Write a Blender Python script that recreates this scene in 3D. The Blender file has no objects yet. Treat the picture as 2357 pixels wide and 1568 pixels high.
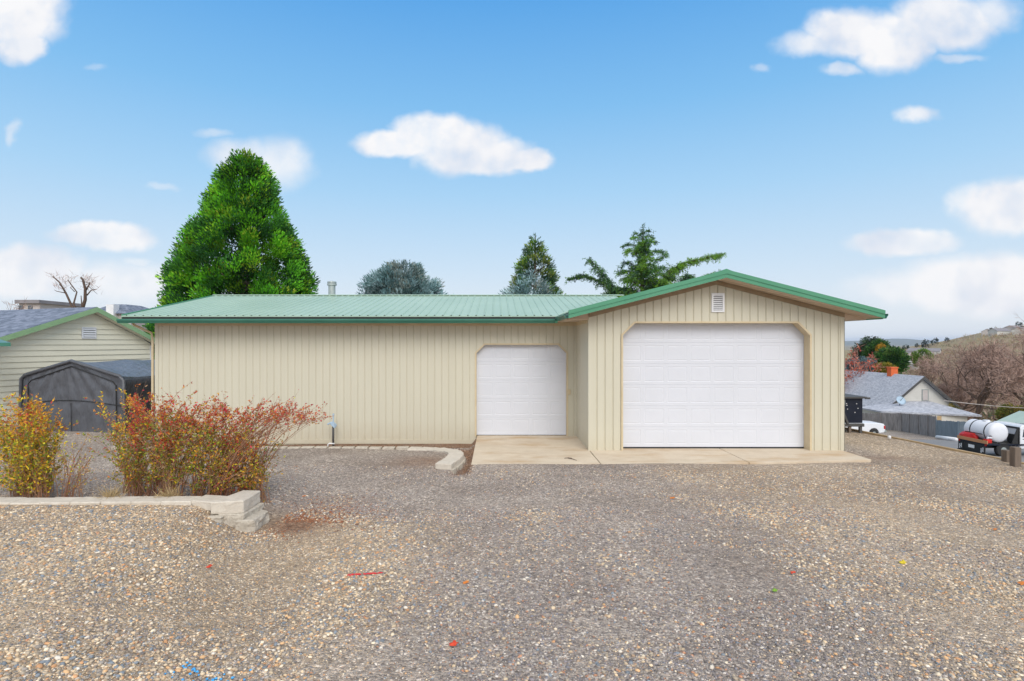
import bpy, bmesh, math, random
import numpy as np
from mathutils import Vector, Matrix, noise
R = math.radians
random.seed(7); rng = np.random.default_rng(7)
S = bpy.context.scene
COL = S.collection
F, H = 1309.4, 2.69
U0, V0 = 1145.0, 788.0

# ------------------------------------------------------------------ camera
cam = bpy.data.cameras.new("camera"); cam.lens = 20; cam.sensor_width = 36
cam.shift_x = (1178.5-U0)/2357; cam.shift_y = (V0-784)/2357
cam.clip_start = .05; cam.clip_end = 30000
co = bpy.data.objects.new("camera", cam); COL.objects.link(co)
co.location = (0, 0, H); co.rotation_euler = (R(90), 0, 0)
S.camera = co

# ------------------------------------------------------------------ sky
SUN_EL, SUN_AZ = 40, 170       # degrees; azimuth clockwise from +Y
W = bpy.data.worlds.new("World"); S.world = W; W.use_nodes = True
nt = W.node_tree; nt.nodes.clear()
def N(t, **k):
    n = nt.nodes.new(t)
    for a, b in k.items(): setattr(n, a, b)
    return n
def L(a, b): nt.links.new(a, b)
def M(op, a, b=None, c=None, clamp=False):
    n = N('ShaderNodeMath', operation=op); n.use_clamp = clamp
    for i, x in enumerate((a, b, c)):
        if x is None: continue
        if isinstance(x, (int, float)): n.inputs[i].default_value = x
        else: L(x, n.inputs[i])
    return n.outputs[0]
def MIX(f, a, b, mode='MIX'):
    n = N('ShaderNodeMix', data_type='RGBA', blend_type=mode)
    for i, x in ((0, f), (6, a), (7, b)):
        if isinstance(x, (int, float)): n.inputs[i].default_value = x
        elif isinstance(x, tuple): n.inputs[i].default_value = (*x, 1)[:4]
        else: L(x, n.inputs[i])
    return n.outputs[2]
def RAMP(f, stops, interp='LINEAR'):
    n = N('ShaderNodeValToRGB'); cr = n.color_ramp; cr.interpolation = interp
    while len(cr.elements) < len(stops): cr.elements.new(.5)
    for e, (p, c) in zip(cr.elements, stops):
        e.position = p; e.color = (*c, 1) if len(c) == 3 else c
    L(f, n.inputs[0]); return n.outputs[0]
def NOISE(vec, scale, detail=3, rough=.5, dims='3D', out=0):
    n = N('ShaderNodeTexNoise', noise_dimensions=dims)
    n.inputs['Scale'].default_value = scale; n.inputs['Detail'].default_value = detail
    n.inputs['Roughness'].default_value = rough
    if vec is not None: L(vec, n.inputs['Vector'])
    return n.outputs[out]
def lin(*c): return tuple(((x/255+.055)/1.055)**2.4 if x > 10 else x/255/12.92 for x in c)

tc = N('ShaderNodeTexCoord'); sp = N('ShaderNodeSeparateXYZ'); L(tc.outputs['Generated'], sp.inputs[0])
gx, gy, gz = sp.outputs
sky = N('ShaderNodeTexSky', sky_type='NISHITA'); sky.sun_disc = False
sky.sun_elevation = R(SUN_EL); sky.sun_rotation = R(SUN_AZ)
nis = N('ShaderNodeVectorMath', operation='SCALE'); L(sky.outputs[0], nis.inputs[0]); nis.inputs[3].default_value = .09
grad = RAMP(gz, [(0, lin(236,240,247)), (.04, lin(232,240,248)), (.13, lin(208,230,249)), (.25, lin(172,215,249)),
                 (.38, lin(132,194,244)), (.52, lin(94,169,236)), (.62, lin(96,166,232)), (.78, lin(226,228,232)), (1, lin(240,236,230))])
base = MIX(.95, nis.outputs[0], grad)
# cloud bank described by direction (tangent coordinates toward the view's main axis), soft noise warp
yy = M('MAXIMUM', gy, .05)
a0 = M('DIVIDE', gx, yy); b0 = M('DIVIDE', gz, yy)
cv = N('ShaderNodeCombineXYZ'); L(a0, cv.inputs[0]); L(b0, cv.inputs[1])
n1 = NOISE(cv.outputs[0], 9, 3, .55, out=1)
n2 = NOISE(cv.outputs[0], 34, 4, .6, out=1)
n2a = N('ShaderNodeVectorMath', operation='SCALE'); L(n2, n2a.inputs[0]); n2a.inputs[3].default_value = .42
n2b = N('ShaderNodeVectorMath', operation='ADD'); L(n1, n2b.inputs[0]); L(n2a.outputs[0], n2b.inputs[1])
n1s = N('ShaderNodeVectorMath', operation='SUBTRACT'); L(n2b.outputs[0], n1s.inputs[0]); n1s.inputs[1].default_value = (.69, .69, .69)
n1m = N('ShaderNodeVectorMath', operation='MULTIPLY'); L(n1s.outputs[0], n1m.inputs[0]); n1m.inputs[1].default_value = (.07, .035, 0)
wv = N('ShaderNodeVectorMath', operation='ADD'); L(cv.outputs[0], wv.inputs[0]); L(n1m.outputs[0], wv.inputs[1])
ELL = [(30,25,125,82,1),(45,100,60,48,.95),(110,55,50,45,.9),
 (925,325,115,32,1.),(1000,310,95,52,1.05),(1065,340,110,62,1.05),(1130,360,105,45,1),(1205,365,65,28,1),
 (560,355,90,42,.75),(640,375,85,60,.8),(505,300,48,13,.4),
 (1870,100,95,30,.9),(1970,75,115,58,1),(2060,95,95,72,1.05),(2170,50,130,62,.95),(2280,25,80,45,.8),(1945,160,55,16,.85),(2205,130,60,13,.55),
 (2105,266,52,20,.85),(1752,153,24,12,.45),
 (2335,475,140,66,1.02),(2080,556,120,33,.95),(2270,655,200,76,1.05),(2090,660,140,46,.75),
 (245,545,120,33,.95),(310,600,34,12,.5),(60,625,140,60,.95),(290,650,160,52,.85),(27,300,20,34,.55),(235,155,24,10,.25),(370,425,44,9,.35)]
dens = None
for (cx, cy, rx, ry, st) in ELL:
    s_ = N('ShaderNodeVectorMath', operation='SUBTRACT'); L(wv.outputs[0], s_.inputs[0])
    s_.inputs[1].default_value = ((cx-U0)/F, (V0-cy)/F, 0)
    m_ = N('ShaderNodeVectorMath', operation='MULTIPLY'); L(s_.outputs[0], m_.inputs[0])
    m_.inputs[1].default_value = (F/rx, F/ry, 0)
    l_ = N('ShaderNodeVectorMath', operation='LENGTH'); L(m_.outputs[0], l_.inputs[0])
    mr = N('ShaderNodeMapRange', interpolation_type='SMOOTHSTEP'); L(l_.outputs[1], mr.inputs[0])
    soft = .7 if st > .92 else .3
    mr.inputs[1].default_value = 1.22 if st > .92 else 1.25; mr.inputs[2].default_value = soft
    mr.inputs[3].default_value = 0; mr.inputs[4].default_value = st
    dens = mr.outputs[0] if dens is None else M('MAXIMUM', dens, mr.outputs[0])
front = N('ShaderNodeMapRange'); L(gy, front.inputs[0]); front.inputs[1].default_value = .1; front.inputs[2].default_value = .3
dv_ = N('ShaderNodeMapRange'); L(NOISE(cv.outputs[0], 14, 5, .6), dv_.inputs[0]); dv_.inputs[1].default_value = .3; dv_.inputs[2].default_value = .55; dv_.inputs[3].default_value = .72; dv_.inputs[4].default_value = 1.0
dens = M('MULTIPLY', M('MULTIPLY', M('MINIMUM', dens, 1.0), dv_.outputs[0]), front.outputs[0])
shade = NOISE(cv.outputs[0], 7, 3, .5)
ccol = RAMP(shade, [(.32, lin(224,229,241)), (.55, lin(250,250,252))])
# unseen bright broken cloud added behind the viewer, as soft fill for the walls
bk_ = N('ShaderNodeMapRange', interpolation_type='SMOOTHSTEP'); L(gy, bk_.inputs[0]); bk_.inputs[1].default_value = .25; bk_.inputs[2].default_value = -.35
cb_ = RAMP(NOISE(tc.outputs['Generated'], 3.5, 4, .6), [(.38, (.50,.62,.82)), (.58, (1.0,.99,.985))])
cb2 = N('ShaderNodeVectorMath', operation='SCALE'); L(cb_, cb2.inputs[0]); cb2.inputs[3].default_value = 1.35
skyc = MIX(dens, MIX(bk_.outputs[0], base, cb2.outputs[0]), ccol)
bg = N('ShaderNodeBackground'); L(skyc, bg.inputs[0]); bg.inputs[1].default_value = 1.0
out = N('ShaderNodeOutputWorld'); L(bg.outputs[0], out.inputs[0])
W.cycles.sampling_method = 'MANUAL'; W.cycles.sample_map_resolution = 512

sun = bpy.data.lights.new("sun", 'SUN'); sun.energy = 2.05; sun.angle = R(38); sun.color = (1, .965, .91)
so = bpy.data.objects.new("sun", sun); COL.objects.link(so)
d = Vector((math.sin(R(SUN_AZ))*math.cos(R(SUN_EL)), math.cos(R(SUN_AZ))*math.cos(R(SUN_EL)), math.sin(R(SUN_EL))))
so.rotation_euler = d.to_track_quat('Z', 'Y').to_euler(); so.location = d*50
S.view_settings.view_transform = 'Standard'; S.view_settings.look = 'None'
S.view_settings.exposure = 0.0; S.view_settings.gamma = 1
S.cycles.max_bounces = 6; S.cycles.diffuse_bounces = 3; S.cycles.glossy_bounces = 2; S.cycles.transmission_bounces = 2
S.cycles.volume_bounces = 0; S.cycles.transparent_max_bounces = 8

# ------------------------------------------------------------------ materials
def newmat(name):
    global nt
    m = bpy.data.materials.new(name); m.use_nodes = True; nt = m.node_tree; nt.nodes.clear()
    b = N('ShaderNodeBsdfPrincipled'); o = N('ShaderNodeOutputMaterial'); L(b.outputs[0], o.inputs[0])
    b.inputs['Specular IOR Level'].default_value = .35
    return m, b
def bump(b, h, dist, st=1.0):
    n = N('ShaderNodeBump'); n.inputs['Distance'].default_value = dist; n.inputs['Strength'].default_value = st
    L(h, n.inputs['Height']); L(n.outputs[0], b.inputs['Normal'])
def OBJ(): return N('ShaderNodeTexCoord').outputs['Object']
def POS(): return N('ShaderNodeNewGeometry').outputs['Position']
def MAP(vec, scale):
    n = N('ShaderNodeMapping'); n.inputs['Scale'].default_value = scale; L(vec, n.inputs[0]); return n.outputs[0]
def pm(name, c1, c2=None, sc=3., rough=.6, bmp=None, metal=0, spec=None, detail=4, stretch=None, rvar=0):
    m, b = newmat(name)
    c2 = c2 or tuple(x*.86 for x in c1)
    v = POS()
    if stretch: v = MAP(v, stretch)
    f = NOISE(v, sc, detail, .6)
    L(RAMP(f, [(.3, c1), (.7, c2)]), b.inputs['Base Color'])
    b.inputs['Roughness'].default_value = rough; b.inputs['Metallic'].default_value = metal
    if rvar: L(M('MULTIPLY_ADD', f, rvar, rough-rvar/2), b.inputs['Roughness'])
    if spec is not None: b.inputs['Specular IOR Level'].default_value = spec
    if bmp: bump(b, NOISE(v, bmp[0], 4, .6), bmp[1])
    return m
def leafmat(name, tr=.25, rough=.55):
    m, b = newmat(name)
    a = N('ShaderNodeAttribute', attribute_name='tint')
    L(a.outputs['Color'], b.inputs['Base Color']); b.inputs['Roughness'].default_value = rough
    b.inputs['Specular IOR Level'].default_value = .25
    o = [n for n in nt.nodes if n.type == 'OUTPUT_MATERIAL'][0]
    t = N('ShaderNodeBsdfTranslucent'); L(a.outputs['Color'], t.inputs[0])
    mx = N('ShaderNodeMixShader'); mx.inputs[0].default_value = tr; L(b.outputs[0], mx.inputs[1]); L(t.outputs[0], mx.inputs[2]); L(mx.outputs[0], o.inputs[0])
    return m
MT = {}
WALL = (.56,.475,.315)
def wallmat():
    m, b = newmat("painted_metal_siding")
    p = POS(); f = NOISE(MAP(p, (1, 1, .15)), 2.2, 5, .65)
    f = M('ADD', M('MULTIPLY', f, .6), M('MULTIPLY', NOISE(MAP(p, (5, 5, .12)), 1.5, 4, .6), .4)); c = RAMP(f, [(.25, (.607,.572,.452)), (.75, (.556,.520,.405))])
    sp = N('ShaderNodeSeparateXYZ'); L(p, sp.inputs[0])
    # splash dirt low on the wall
    mr = N('ShaderNodeMapRange'); L(sp.outputs[2], mr.inputs[0]); mr.inputs[1].default_value = .45; mr.inputs[2].default_value = -.15
    dirt = M('MULTIPLY', M('MULTIPLY', mr.outputs[0], NOISE(p, 5, 5, .7)), .45, clamp=True)
    c = MIX(dirt, c, (.42,.31,.18))
    L(c, b.inputs['Base Color']); b.inputs['Roughness'].default_value = .5
    bump(b, NOISE(p, 1.4, 2, .5), .01, .5)
    return m
MT['wall'] = wallmat()
MT['trim'] = pm("tan_metal_trim", (.62,.52,.35), (.56,.45,.28), 4, .5)
MT['dtrim'] = pm("brown_frieze_trim", (.33,.255,.165), (.28,.20,.12), 5, .6)
MT['soffit'] = pm("soffit_panel", (.62,.50,.38), (.55,.43,.32), 3, .6)
def roofmat():
    m, b = newmat("green_metal_roofing")
    p = POS(); f = NOISE(MAP(p, (.5, .3, 1)), 1.5, 5, .6)
    L(RAMP(f, [(.3, (.33,.455,.355)), (.7, (.39,.515,.41))]), b.inputs['Base Color'])
    b.inputs['Roughness'].default_value = .45; b.inputs['Specular IOR Level'].default_value = .4
    bump(b, NOISE(p, 1.1, 2, .5), .02, .4)
    return m
MT['roof'] = roofmat()
MT['fascia'] = pm("green_fascia_metal", (.075,.255,.15), (.095,.285,.17), 1.5, .45, spec=.25)
MT['gutter'] = pm("dark_green_gutter", (.035,.15,.105), (.05,.185,.13), 2, .3, spec=.4)
MT['door'] = pm("white_steel_door", (.655,.667,.71), (.625,.637,.675), 1.3, .42, bmp=(90, .0006))
MT['white'] = pm("white_paint", (.8,.8,.8), (.7,.7,.71), 3, .4)
MT['black'] = pm("black_rubber", (.02,.02,.02), (.03,.03,.03), 6, .7)
MT['darkmetal'] = pm("dark_louvre", (.09,.085,.08), (.06,.06,.06), 6, .6)
MT['galv'] = pm("galvanized_metal", (.42,.46,.44), (.33,.37,.36), 8, .4, metal=.5)
def concmat():
    m, b = newmat("stained_concrete")
    p = POS(); f = NOISE(p, 1.6, 6, .65)
    c = RAMP(f, [(.3, (.55,.45,.33)), (.7, (.66,.56,.43))])
    r = RAMP(NOISE(MAP(p, (.7, 1.5, 1)), .9, 4, .6), [(.5, (0,0,0)), (.68, (1,1,1))])
    c = MIX(M('MULTIPLY', r, .6), c, (.43,.26,.11))
    s = NOISE(p, 60, 3, .6); c = MIX(M('MULTIPLY', M('GREATER_THAN', s, .68), .3), c, (.25,.2,.15))
    L(c, b.inputs['Base Color']); b.inputs['Roughness'].default_value = .85
    bump(b, NOISE(p, 90, 4, .6), .003); return m
MT['conc'] = concmat()
MT['block'] = pm("retaining_block_concrete", (.64,.58,.49), (.52,.46,.38), 9, .9, bmp=(45, .006))
MT['blocks2'] = pm("split_face_block", (.58,.52,.43), (.42,.37,.30), 12, .95, bmp=(28, .02))
MT['timber'] = pm("tan_timber", (.50,.36,.20), (.38,.27,.15), 6, .85, bmp=(30, .01))
MT['wood'] = pm("weathered_wood", (.20,.155,.12), (.12,.09,.07), 4, .9, bmp=(20, .01), stretch=(3,3,.4))
def shingle(name, c1, c2, sc=14):
    m, b = newmat(name); p = POS()
    v = N('ShaderNodeTexVoronoi'); v.inputs['Scale'].default_value = 4.0; L(MAP(p, (1, 1, 3)), v.inputs['Vector'])
    hs = N('ShaderNodeSeparateColor'); L(v.outputs['Color'], hs.inputs[0])
    f = M('ADD', M('MULTIPLY', hs.outputs[0], .5), M('MULTIPLY', NOISE(p, sc, 4, .7), .6))
    L(RAMP(f, [(.3, c1), (.75, c2)]), b.inputs['Base Color']); b.inputs['Roughness'].default_value = .9
    w = N('ShaderNodeTexWave', wave_type='BANDS', bands_direction='Z', wave_profile='SAW'); w.inputs['Scale'].default_value = 4; L(p, w.inputs[0])
    bump(b, w.outputs[0], .02, .7); return m
MT['sh_dark'] = shingle("dark_shingles", (.10,.125,.17), (.22,.25,.32))
MT['sh_grey'] = shingle("grey_shingles", (.31,.325,.37), (.50,.51,.55))
MT['siding'] = pm("lap_siding", (.80,.755,.59), (.74,.70,.55), 1.5, .6)
MT['siding2'] = pm("pale_lap_siding", (.62,.60,.55), (.55,.53,.48), .8, .6)
MT['ltgreen'] = pm("light_green_trim", (.27,.42,.22), (.22,.36,.19), 3, .5)
def tarpmat(name, c1, c2):
    m, b = newmat(name); p = OBJ(); f = NOISE(p, 2.2, 5, .65)
    L(RAMP(f, [(.3, c1), (.7, c2)]), b.inputs['Base Color']); b.inputs['Roughness'].default_value = .42; b.inputs['Specular IOR Level'].default_value = .6
    bump(b, NOISE(MAP(p, (3, 3, .8)), 1.8, 3, .6), .09, .7); return m
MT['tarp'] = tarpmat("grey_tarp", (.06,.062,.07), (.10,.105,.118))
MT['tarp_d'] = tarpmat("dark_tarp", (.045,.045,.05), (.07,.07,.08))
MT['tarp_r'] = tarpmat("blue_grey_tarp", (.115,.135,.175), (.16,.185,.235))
MT['bark'] = pm("tree_bark", (.10,.07,.05), (.06,.045,.035), 8, .95, bmp=(14, .02), stretch=(2,2,.5))
MT['barebark'] = pm("bare_bark", (.15,.10,.075), (.10,.07,.055), 6, .95)
MT['twig'] = pm("brown_twigs", (.36,.235,.185), (.46,.32,.26), 1.5, .95)
MT['redtwig'] = pm("red_stems", (.30,.12,.07), (.42,.26,.16), 3, .7)
MT['pinktwig'] = pm("pink_limbs", (.50,.26,.21), (.42,.2,.16), 3, .8)
MT['leaf'] = leafmat("foliage", .25)
MT['leaf_s'] = leafmat("shrub_leaves", .35)
MT['blacksteel'] = pm("black_painted_steel", (.007,.011,.022), (.014,.017,.03), 3, .4, spec=.25)
MT['red'] = pm("red_tarp", (.62,.02,.015), (.5,.015,.01), 5, .4, bmp=(6, .05))
MT['orange'] = pm("orange_brick", (.72,.16,.05), (.6,.12,.04), 8, .8)
MT['carwhite'] = pm("white_car_paint", (.78,.80,.83), (.74,.76,.79), 1, .25, spec=.6)
MT['glass'] = pm("dark_glass", (.05,.07,.09), (.03,.045,.06), 2, .08, spec=1)
MT['poly'] = pm("white_poly_tank", (.74,.75,.78), (.68,.69,.72), 2, .45)
MT['plank'] = pm("fresh_plank", (.55,.27,.13), (.48,.23,.1), 5, .7)
MT['lamp'] = pm("red_lens", (.5,.03,.02), (.4,.02,.02), 5, .2)
MT['fence1'] = pm("weathered_grey_fence", (.36,.335,.32), (.15,.135,.13), 3.0, .95, stretch=(3,3,.35), detail=6)
MT['fence2'] = pm("blue_grey_fence", (.22,.27,.31), (.14,.18,.21), 2.2, .95, stretch=(3,3,.35), detail=6)
MT['bluehead'] = pm("blue_painted_iron", (.33,.45,.56), (.42,.53,.63), 9, .5)
MT['farroof'] = pm("far_roof", (.2,.19,.2), (.28,.26,.27), 2, .8)
MT['farwall'] = pm("far_wall", (.55,.5,.46), (.45,.4,.38), 1, .8)
MT['palegreen'] = pm("pale_green_roof", (.42,.52,.45), (.38,.48,.42), 1, .6)

STONES = 1.27*np.array([1.03,1,.99])*np.array([(.20,.175,.155),(.27,.24,.22),(.33,.30,.27),(.16,.145,.14),(.21,.19,.195),(.40,.36,.31),(.12,.11,.105),(.24,.20,.165),(.18,.18,.20),(.50,.46,.41),(.30,.22,.17),(.38,.20,.12)])
STONET = 1.36*np.array([1.0,1,1.0])*np.array([(.40,.31,.21),(.48,.36,.23),(.33,.27,.20),(.24,.21,.18),(.17,.19,.21),(.54,.42,.28),(.30,.21,.14),(.62,.52,.38),(.44,.24,.12),(.20,.17,.145),(.54,.48,.40),(.50,.31,.16)])
def gravelmat():
    m, b = newmat("gravel_ground"); p = POS()
    a = N('ShaderNodeAttribute', attribute_name='zone'); zc = N('ShaderNodeSeparateColor'); L(a.outputs['Color'], zc.inputs[0])
    pw = N('ShaderNodeVectorMath', operation='ADD'); L(p, pw.inputs[0])
    nn = NOISE(p, 30, 2, .5, out=1); sc_ = N('ShaderNodeVectorMath', operation='SCALE'); L(nn, sc_.inputs[0]); sc_.inputs[3].default_value = .02; L(sc_.outputs[0], pw.inputs[1])
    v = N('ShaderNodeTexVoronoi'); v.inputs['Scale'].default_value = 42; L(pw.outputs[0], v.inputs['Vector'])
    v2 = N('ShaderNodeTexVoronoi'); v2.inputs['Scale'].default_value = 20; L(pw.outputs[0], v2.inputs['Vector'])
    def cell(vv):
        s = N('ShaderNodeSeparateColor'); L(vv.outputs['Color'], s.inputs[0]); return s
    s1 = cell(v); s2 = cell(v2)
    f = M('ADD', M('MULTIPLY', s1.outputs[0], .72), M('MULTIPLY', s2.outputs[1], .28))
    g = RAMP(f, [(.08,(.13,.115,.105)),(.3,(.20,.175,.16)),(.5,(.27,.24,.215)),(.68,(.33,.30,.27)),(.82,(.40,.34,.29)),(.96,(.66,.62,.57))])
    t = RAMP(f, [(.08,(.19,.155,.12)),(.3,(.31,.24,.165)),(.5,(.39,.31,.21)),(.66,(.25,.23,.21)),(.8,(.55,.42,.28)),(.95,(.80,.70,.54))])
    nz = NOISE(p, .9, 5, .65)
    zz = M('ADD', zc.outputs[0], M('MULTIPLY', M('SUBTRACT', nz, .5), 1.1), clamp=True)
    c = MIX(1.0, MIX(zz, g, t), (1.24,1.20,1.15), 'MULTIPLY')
    # damp / fine-crushed darker patches in the driveway
    dk = RAMP(NOISE(p, .45, 5, .6), [(.40, (1.12,1.09,1.06)), (.62, (.79,.76,.75))])
    c = MIX(1.0, c, dk, 'MULTIPLY')
    bk = RAMP(M('ADD', M('MULTIPLY', s1.outputs[1], .6), M('MULTIPLY', NOISE(p, 40, 3, .6), .4)), [(.2, (.10,.05,.03)), (.5, (.22,.12,.07)), (.85, (.42,.26,.16))])
    bm = M('MULTIPLY', zc.outputs[1], M('MULTIPLY_ADD', NOISE(p, 3, 4, .7), 1.6, .1), clamp=True)
    c = MIX(bm, c, bk)
    # dry soil / grass further off
    s3 = RAMP(NOISE(p, .35, 8, .72), [(.3, (.20,.16,.085)), (.5, (.30,.235,.13)), (.7, (.17,.16,.07))])
    c = MIX(zc.outputs[2], c, s3)
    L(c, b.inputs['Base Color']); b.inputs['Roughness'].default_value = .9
    hgt = M('SUBTRACT', 1, v.outputs['Distance']); bump(b, M('MULTIPLY', hgt, M('SUBTRACT', 1, M('MULTIPLY', zc.outputs[2], .9))), .02, .9)
    return m
MT['gravel'] = gravelmat()
def stonemat():
    m, b = newmat("river_stones"); a = N('ShaderNodeAttribute', attribute_name='tint')
    f = NOISE(POS(), 55, 3, .6); c = MIX(1.0, a.outputs['Color'], RAMP(f, [(.3, (.82,.82,.82)), (.7, (1.12,1.12,1.12))]), 'MULTIPLY')
    L(c, b.inputs['Base Color']); b.inputs['Roughness'].default_value = .75; return m
MT['stone'] = stonemat()

# ------------------------------------------------------------------ mesh helpers
def tag(o, label=None, cat=None, group=None, kind=None):
    if label: o['label'] = label
    if cat: o['category'] = cat
    if group: o['group'] = group
    if kind: o['kind'] = kind
    return o
def empty(name, loc=(0,0,0), rz=0):
    o = bpy.data.objects.new(name, None); COL.objects.link(o); o.location = loc; o.rotation_euler = (0,0,rz); o.empty_display_size = .2
    return o
class MB:
    def __init__(s): s.v = []; s.f = []
    def poly(s, *pts):
        i = len(s.v); s.v += [tuple(p) for p in pts]; s.f.append(tuple(range(i, i+len(pts))))
    def hexa(s, P):
        i = len(s.v); s.v += [tuple(p) for p in P]
        for f in ((0,3,2,1),(4,5,6,7),(0,1,5,4),(1,2,6,5),(2,3,7,6),(3,0,4,7)): s.f.append(tuple(i+k for k in f))
    def box(s, x0, x1, y0, y1, z0, z1):
        s.hexa([(x0,y0,z0),(x1,y0,z0),(x1,y1,z0),(x0,y1,z0),(x0,y0,z1),(x1,y0,z1),(x1,y1,z1),(x0,y1,z1)])
    def prism(s, prof, a, b):
        """profile points as 3-D offsets swept from a to b"""
        i = len(s.v); n = len(prof); a = Vector(a); b = Vector(b)
        s.v += [tuple(a+Vector(p)) for p in prof] + [tuple(b+Vector(p)) for p in prof]
        s.f.append(tuple(i+k for k in range(n))); s.f.append(tuple(i+n+k for k in reversed(range(n))))
        for k in range(n): s.f.append((i+(k+1) % n, i+k, i+n+k, i+n+(k+1) % n))
    def tube(s, pts, r, sides=6, cap=True):
        pts = [Vector(p) for p in pts]; n = len(pts)
        if not hasattr(r, '__len__'): r = [r]*n
        i0 = len(s.v); ref = None
        for k, p in enumerate(pts):
            t = (pts[min(k+1, n-1)]-pts[max(k-1, 0)])
            t = t.normalized() if t.length > 1e-9 else Vector((0,0,1))
            if ref is None: ref = t.orthogonal().normalized()
            ref = (ref - t*ref.dot(t)); ref = ref.normalized() if ref.length > 1e-6 else t.orthogonal().normalized()
            bn = t.cross(ref)
            for j in range(sides):
                a = 2*math.pi*j/sides; s.v.append(tuple(p+(ref*math.cos(a)+bn*math.sin(a))*r[k]))
        for k in range(n-1):
            for j in range(sides):
                a = i0+k*sides+j; b = i0+k*sides+(j+1) % sides; s.f.append((a, b, b+sides, a+sides))
        if cap:
            s.f.append(tuple(i0+j for j in reversed(range(sides)))); s.f.append(tuple(i0+(n-1)*sides+j for j in range(sides)))
    def lathe(s, prof, c, sides=24, axis=None):
        """prof: (radius, along) ; axis matrix optional"""
        i0 = len(s.v); Mx = axis or Matrix.Identity(3); c = Vector(c)
        for (r, z) in prof:
            for j in range(sides):
                a = 2*math.pi*j/sides; s.v.append(tuple(c+Mx @ Vector((r*math.cos(a), r*math.sin(a), z))))
        for k in range(len(prof)-1):
            for j in range(sides):
                a = i0+k*sides+j; b = i0+k*sides+(j+1) % sides; s.f.append((a, b, b+sides, a+sides))
    def build(s, name, mat, parent=None, smooth=False, bevel=0):
        me = bpy.data.meshes.new(name); me.from_pydata(s.v, [], s.f); me.materials.append(MT[mat]); me.update()
        bm = bmesh.new(); bm.from_mesh(me); bmesh.ops.recalc_face_normals(bm, faces=bm.faces); bm.to_mesh(me); bm.free()
        if smooth: me.polygons.foreach_set('use_smooth', [True]*len(me.polygons))
        o = bpy.data.objects.new(name, me); COL.objects.link(o); o.parent = parent
        if bevel:
            md = o.modifiers.new('bevel', 'BEVEL'); md.width = bevel; md.segments = 2; md.limit_method = 'ANGLE'
        return o
def npmesh(name, V, Fc, mat, parent=None, tint=None, smooth=False):
    """V (n,3), Fc (m,k) uniform polygons, tint (n,3) point colours"""
    me = bpy.data.meshes.new(name); V = np.asarray(V, np.float32); Fc = np.asarray(Fc, np.int32); m, k = Fc.shape
    me.vertices.add(len(V)); me.vertices.foreach_set('co', V.ravel())
    me.loops.add(m*k); me.loops.foreach_set('vertex_index', Fc.ravel())
    me.polygons.add(m); me.polygons.foreach_set('loop_start', np.arange(m, dtype=np.int32)*k); me.polygons.foreach_set('loop_total', np.full(m, k, np.int32))
    if smooth: me.polygons.foreach_set('use_smooth', np.ones(m, bool))
    if tint is not None:
        at = me.attributes.new('tint' if name != 'ground' else 'zone', 'FLOAT_COLOR', 'POINT')
        c = np.ones((len(V), 4), np.float32); c[:, :3] = tint; at.data.foreach_set('color', c.ravel())
    me.update(calc_edges=True); me.validate(); me.materials.append(MT[mat])
    o = bpy.data.objects.new(name, me); COL.objects.link(o); o.parent = parent; return o
def PX(u, v, d): return Vector(((u-U0)*d/F, d, H-(v-V0)*d/F))
def ss(a, b, x):
    t = np.clip((x-a)/(b-a), 0, 1); return t*t*(3-2*t)

# ------------------------------------------------------------------ ground
CURVE_Y = np.array([11.6, 12.0, 12.6, 13.3, 13.9, 14.4, 14.8, 15.05, 15.2])
CURVE_X = np.array([-1.05,-.98,-.86,-.78,-.84,-1.05,-1.4,-1.9,-2.6])
def hz(x, y):
    x = np.asarray(x, float); y = np.asarray(y, float)
    und = .012*np.sin(x*1.7+y*.6)+.01*np.sin(y*2.3-x*.8)
    z = np.zeros_like(x)+und*ss(2, 6, np.abs(y-10)+2)
    # raised terrace, front left
    xr = np.interp(y, [3, 6, 7.6, 9], [-1.2, -2.4, -3.5, -3.5]); xl = np.interp(y, [3, 6, 7.6, 9], [-4.4, -4.4, -4.45, -4.35])
    T = .345*(1-ss(0, 1, (x-xl)/(xr-xl)))
    z = z + T*(1-ss(8.42, 8.62, y)) + .17*(1-ss(-3.9, -3.4, x))*ss(8.42, 8.62, y)*(1-ss(9.6, 12, y))
    # strip along the shop wall
    left = 1-ss(-.75, -.55, x)
    z = z - .15*left*ss(12.5, 16, y)
    xc = np.interp(y, CURVE_Y, CURVE_X)
    outside = np.where(y < 15.1, ss(-.02, .12, x-xc)*ss(11.5, 12.0, y), ss(15.15, 15.3, y)*(x > -7.5))
    z = z - np.where(y < 14, .20, .08)*outside*left
    z = np.where((x > -.62) & (x < 8.7) & (y > 12.3) & (y < 26), z-.05*ss(12.5, 12.9, y), z)
    z = z - .1*ss(18, 22, y)*(x < -9)
    # low ground to the right
    low = np.interp(y, [0, 12, 25, 32, 45, 50, 62, 71, 100, 150, 250], [-1.6, -2.0, -3.3, -3.75, -5.2, -5.66, -6.8, -8.1, -12, -17, -22])
    xe = 11.68-.15*(y-12)
    w = np.maximum(ss(.0, .25, x-xe), np.where(x > 9, ss(18.5, 20, y), 0))
    w = np.maximum(w, ss(26, 60, y)*ss(-5, 9, x))
    near = z*(1-w)+low*w
    s = x/np.maximum(y, 1)
    uu = s*F+U0
    vr = np.interp(uu, [-400, 200, 330, 420, 1000, 1900, 2050, 2100, 2150, 2206, 2285, 2357, 2600, 3200], [735, 742, 748, 760, 795, 805, 805, 800, 793.5, 782, 765, 757, 735, 735])
    zr = H-(vr-V0)*450/F
    zr = zr+1.2*np.sin(x*.031+2)+.7*np.sin(x*.083)
    k = ss(110, 450, y)
    z = near*(1-k)+zr*k
    k2 = ss(470, 900, y); z = z*(1-k2)+(-30)*k2
    return z
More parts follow.
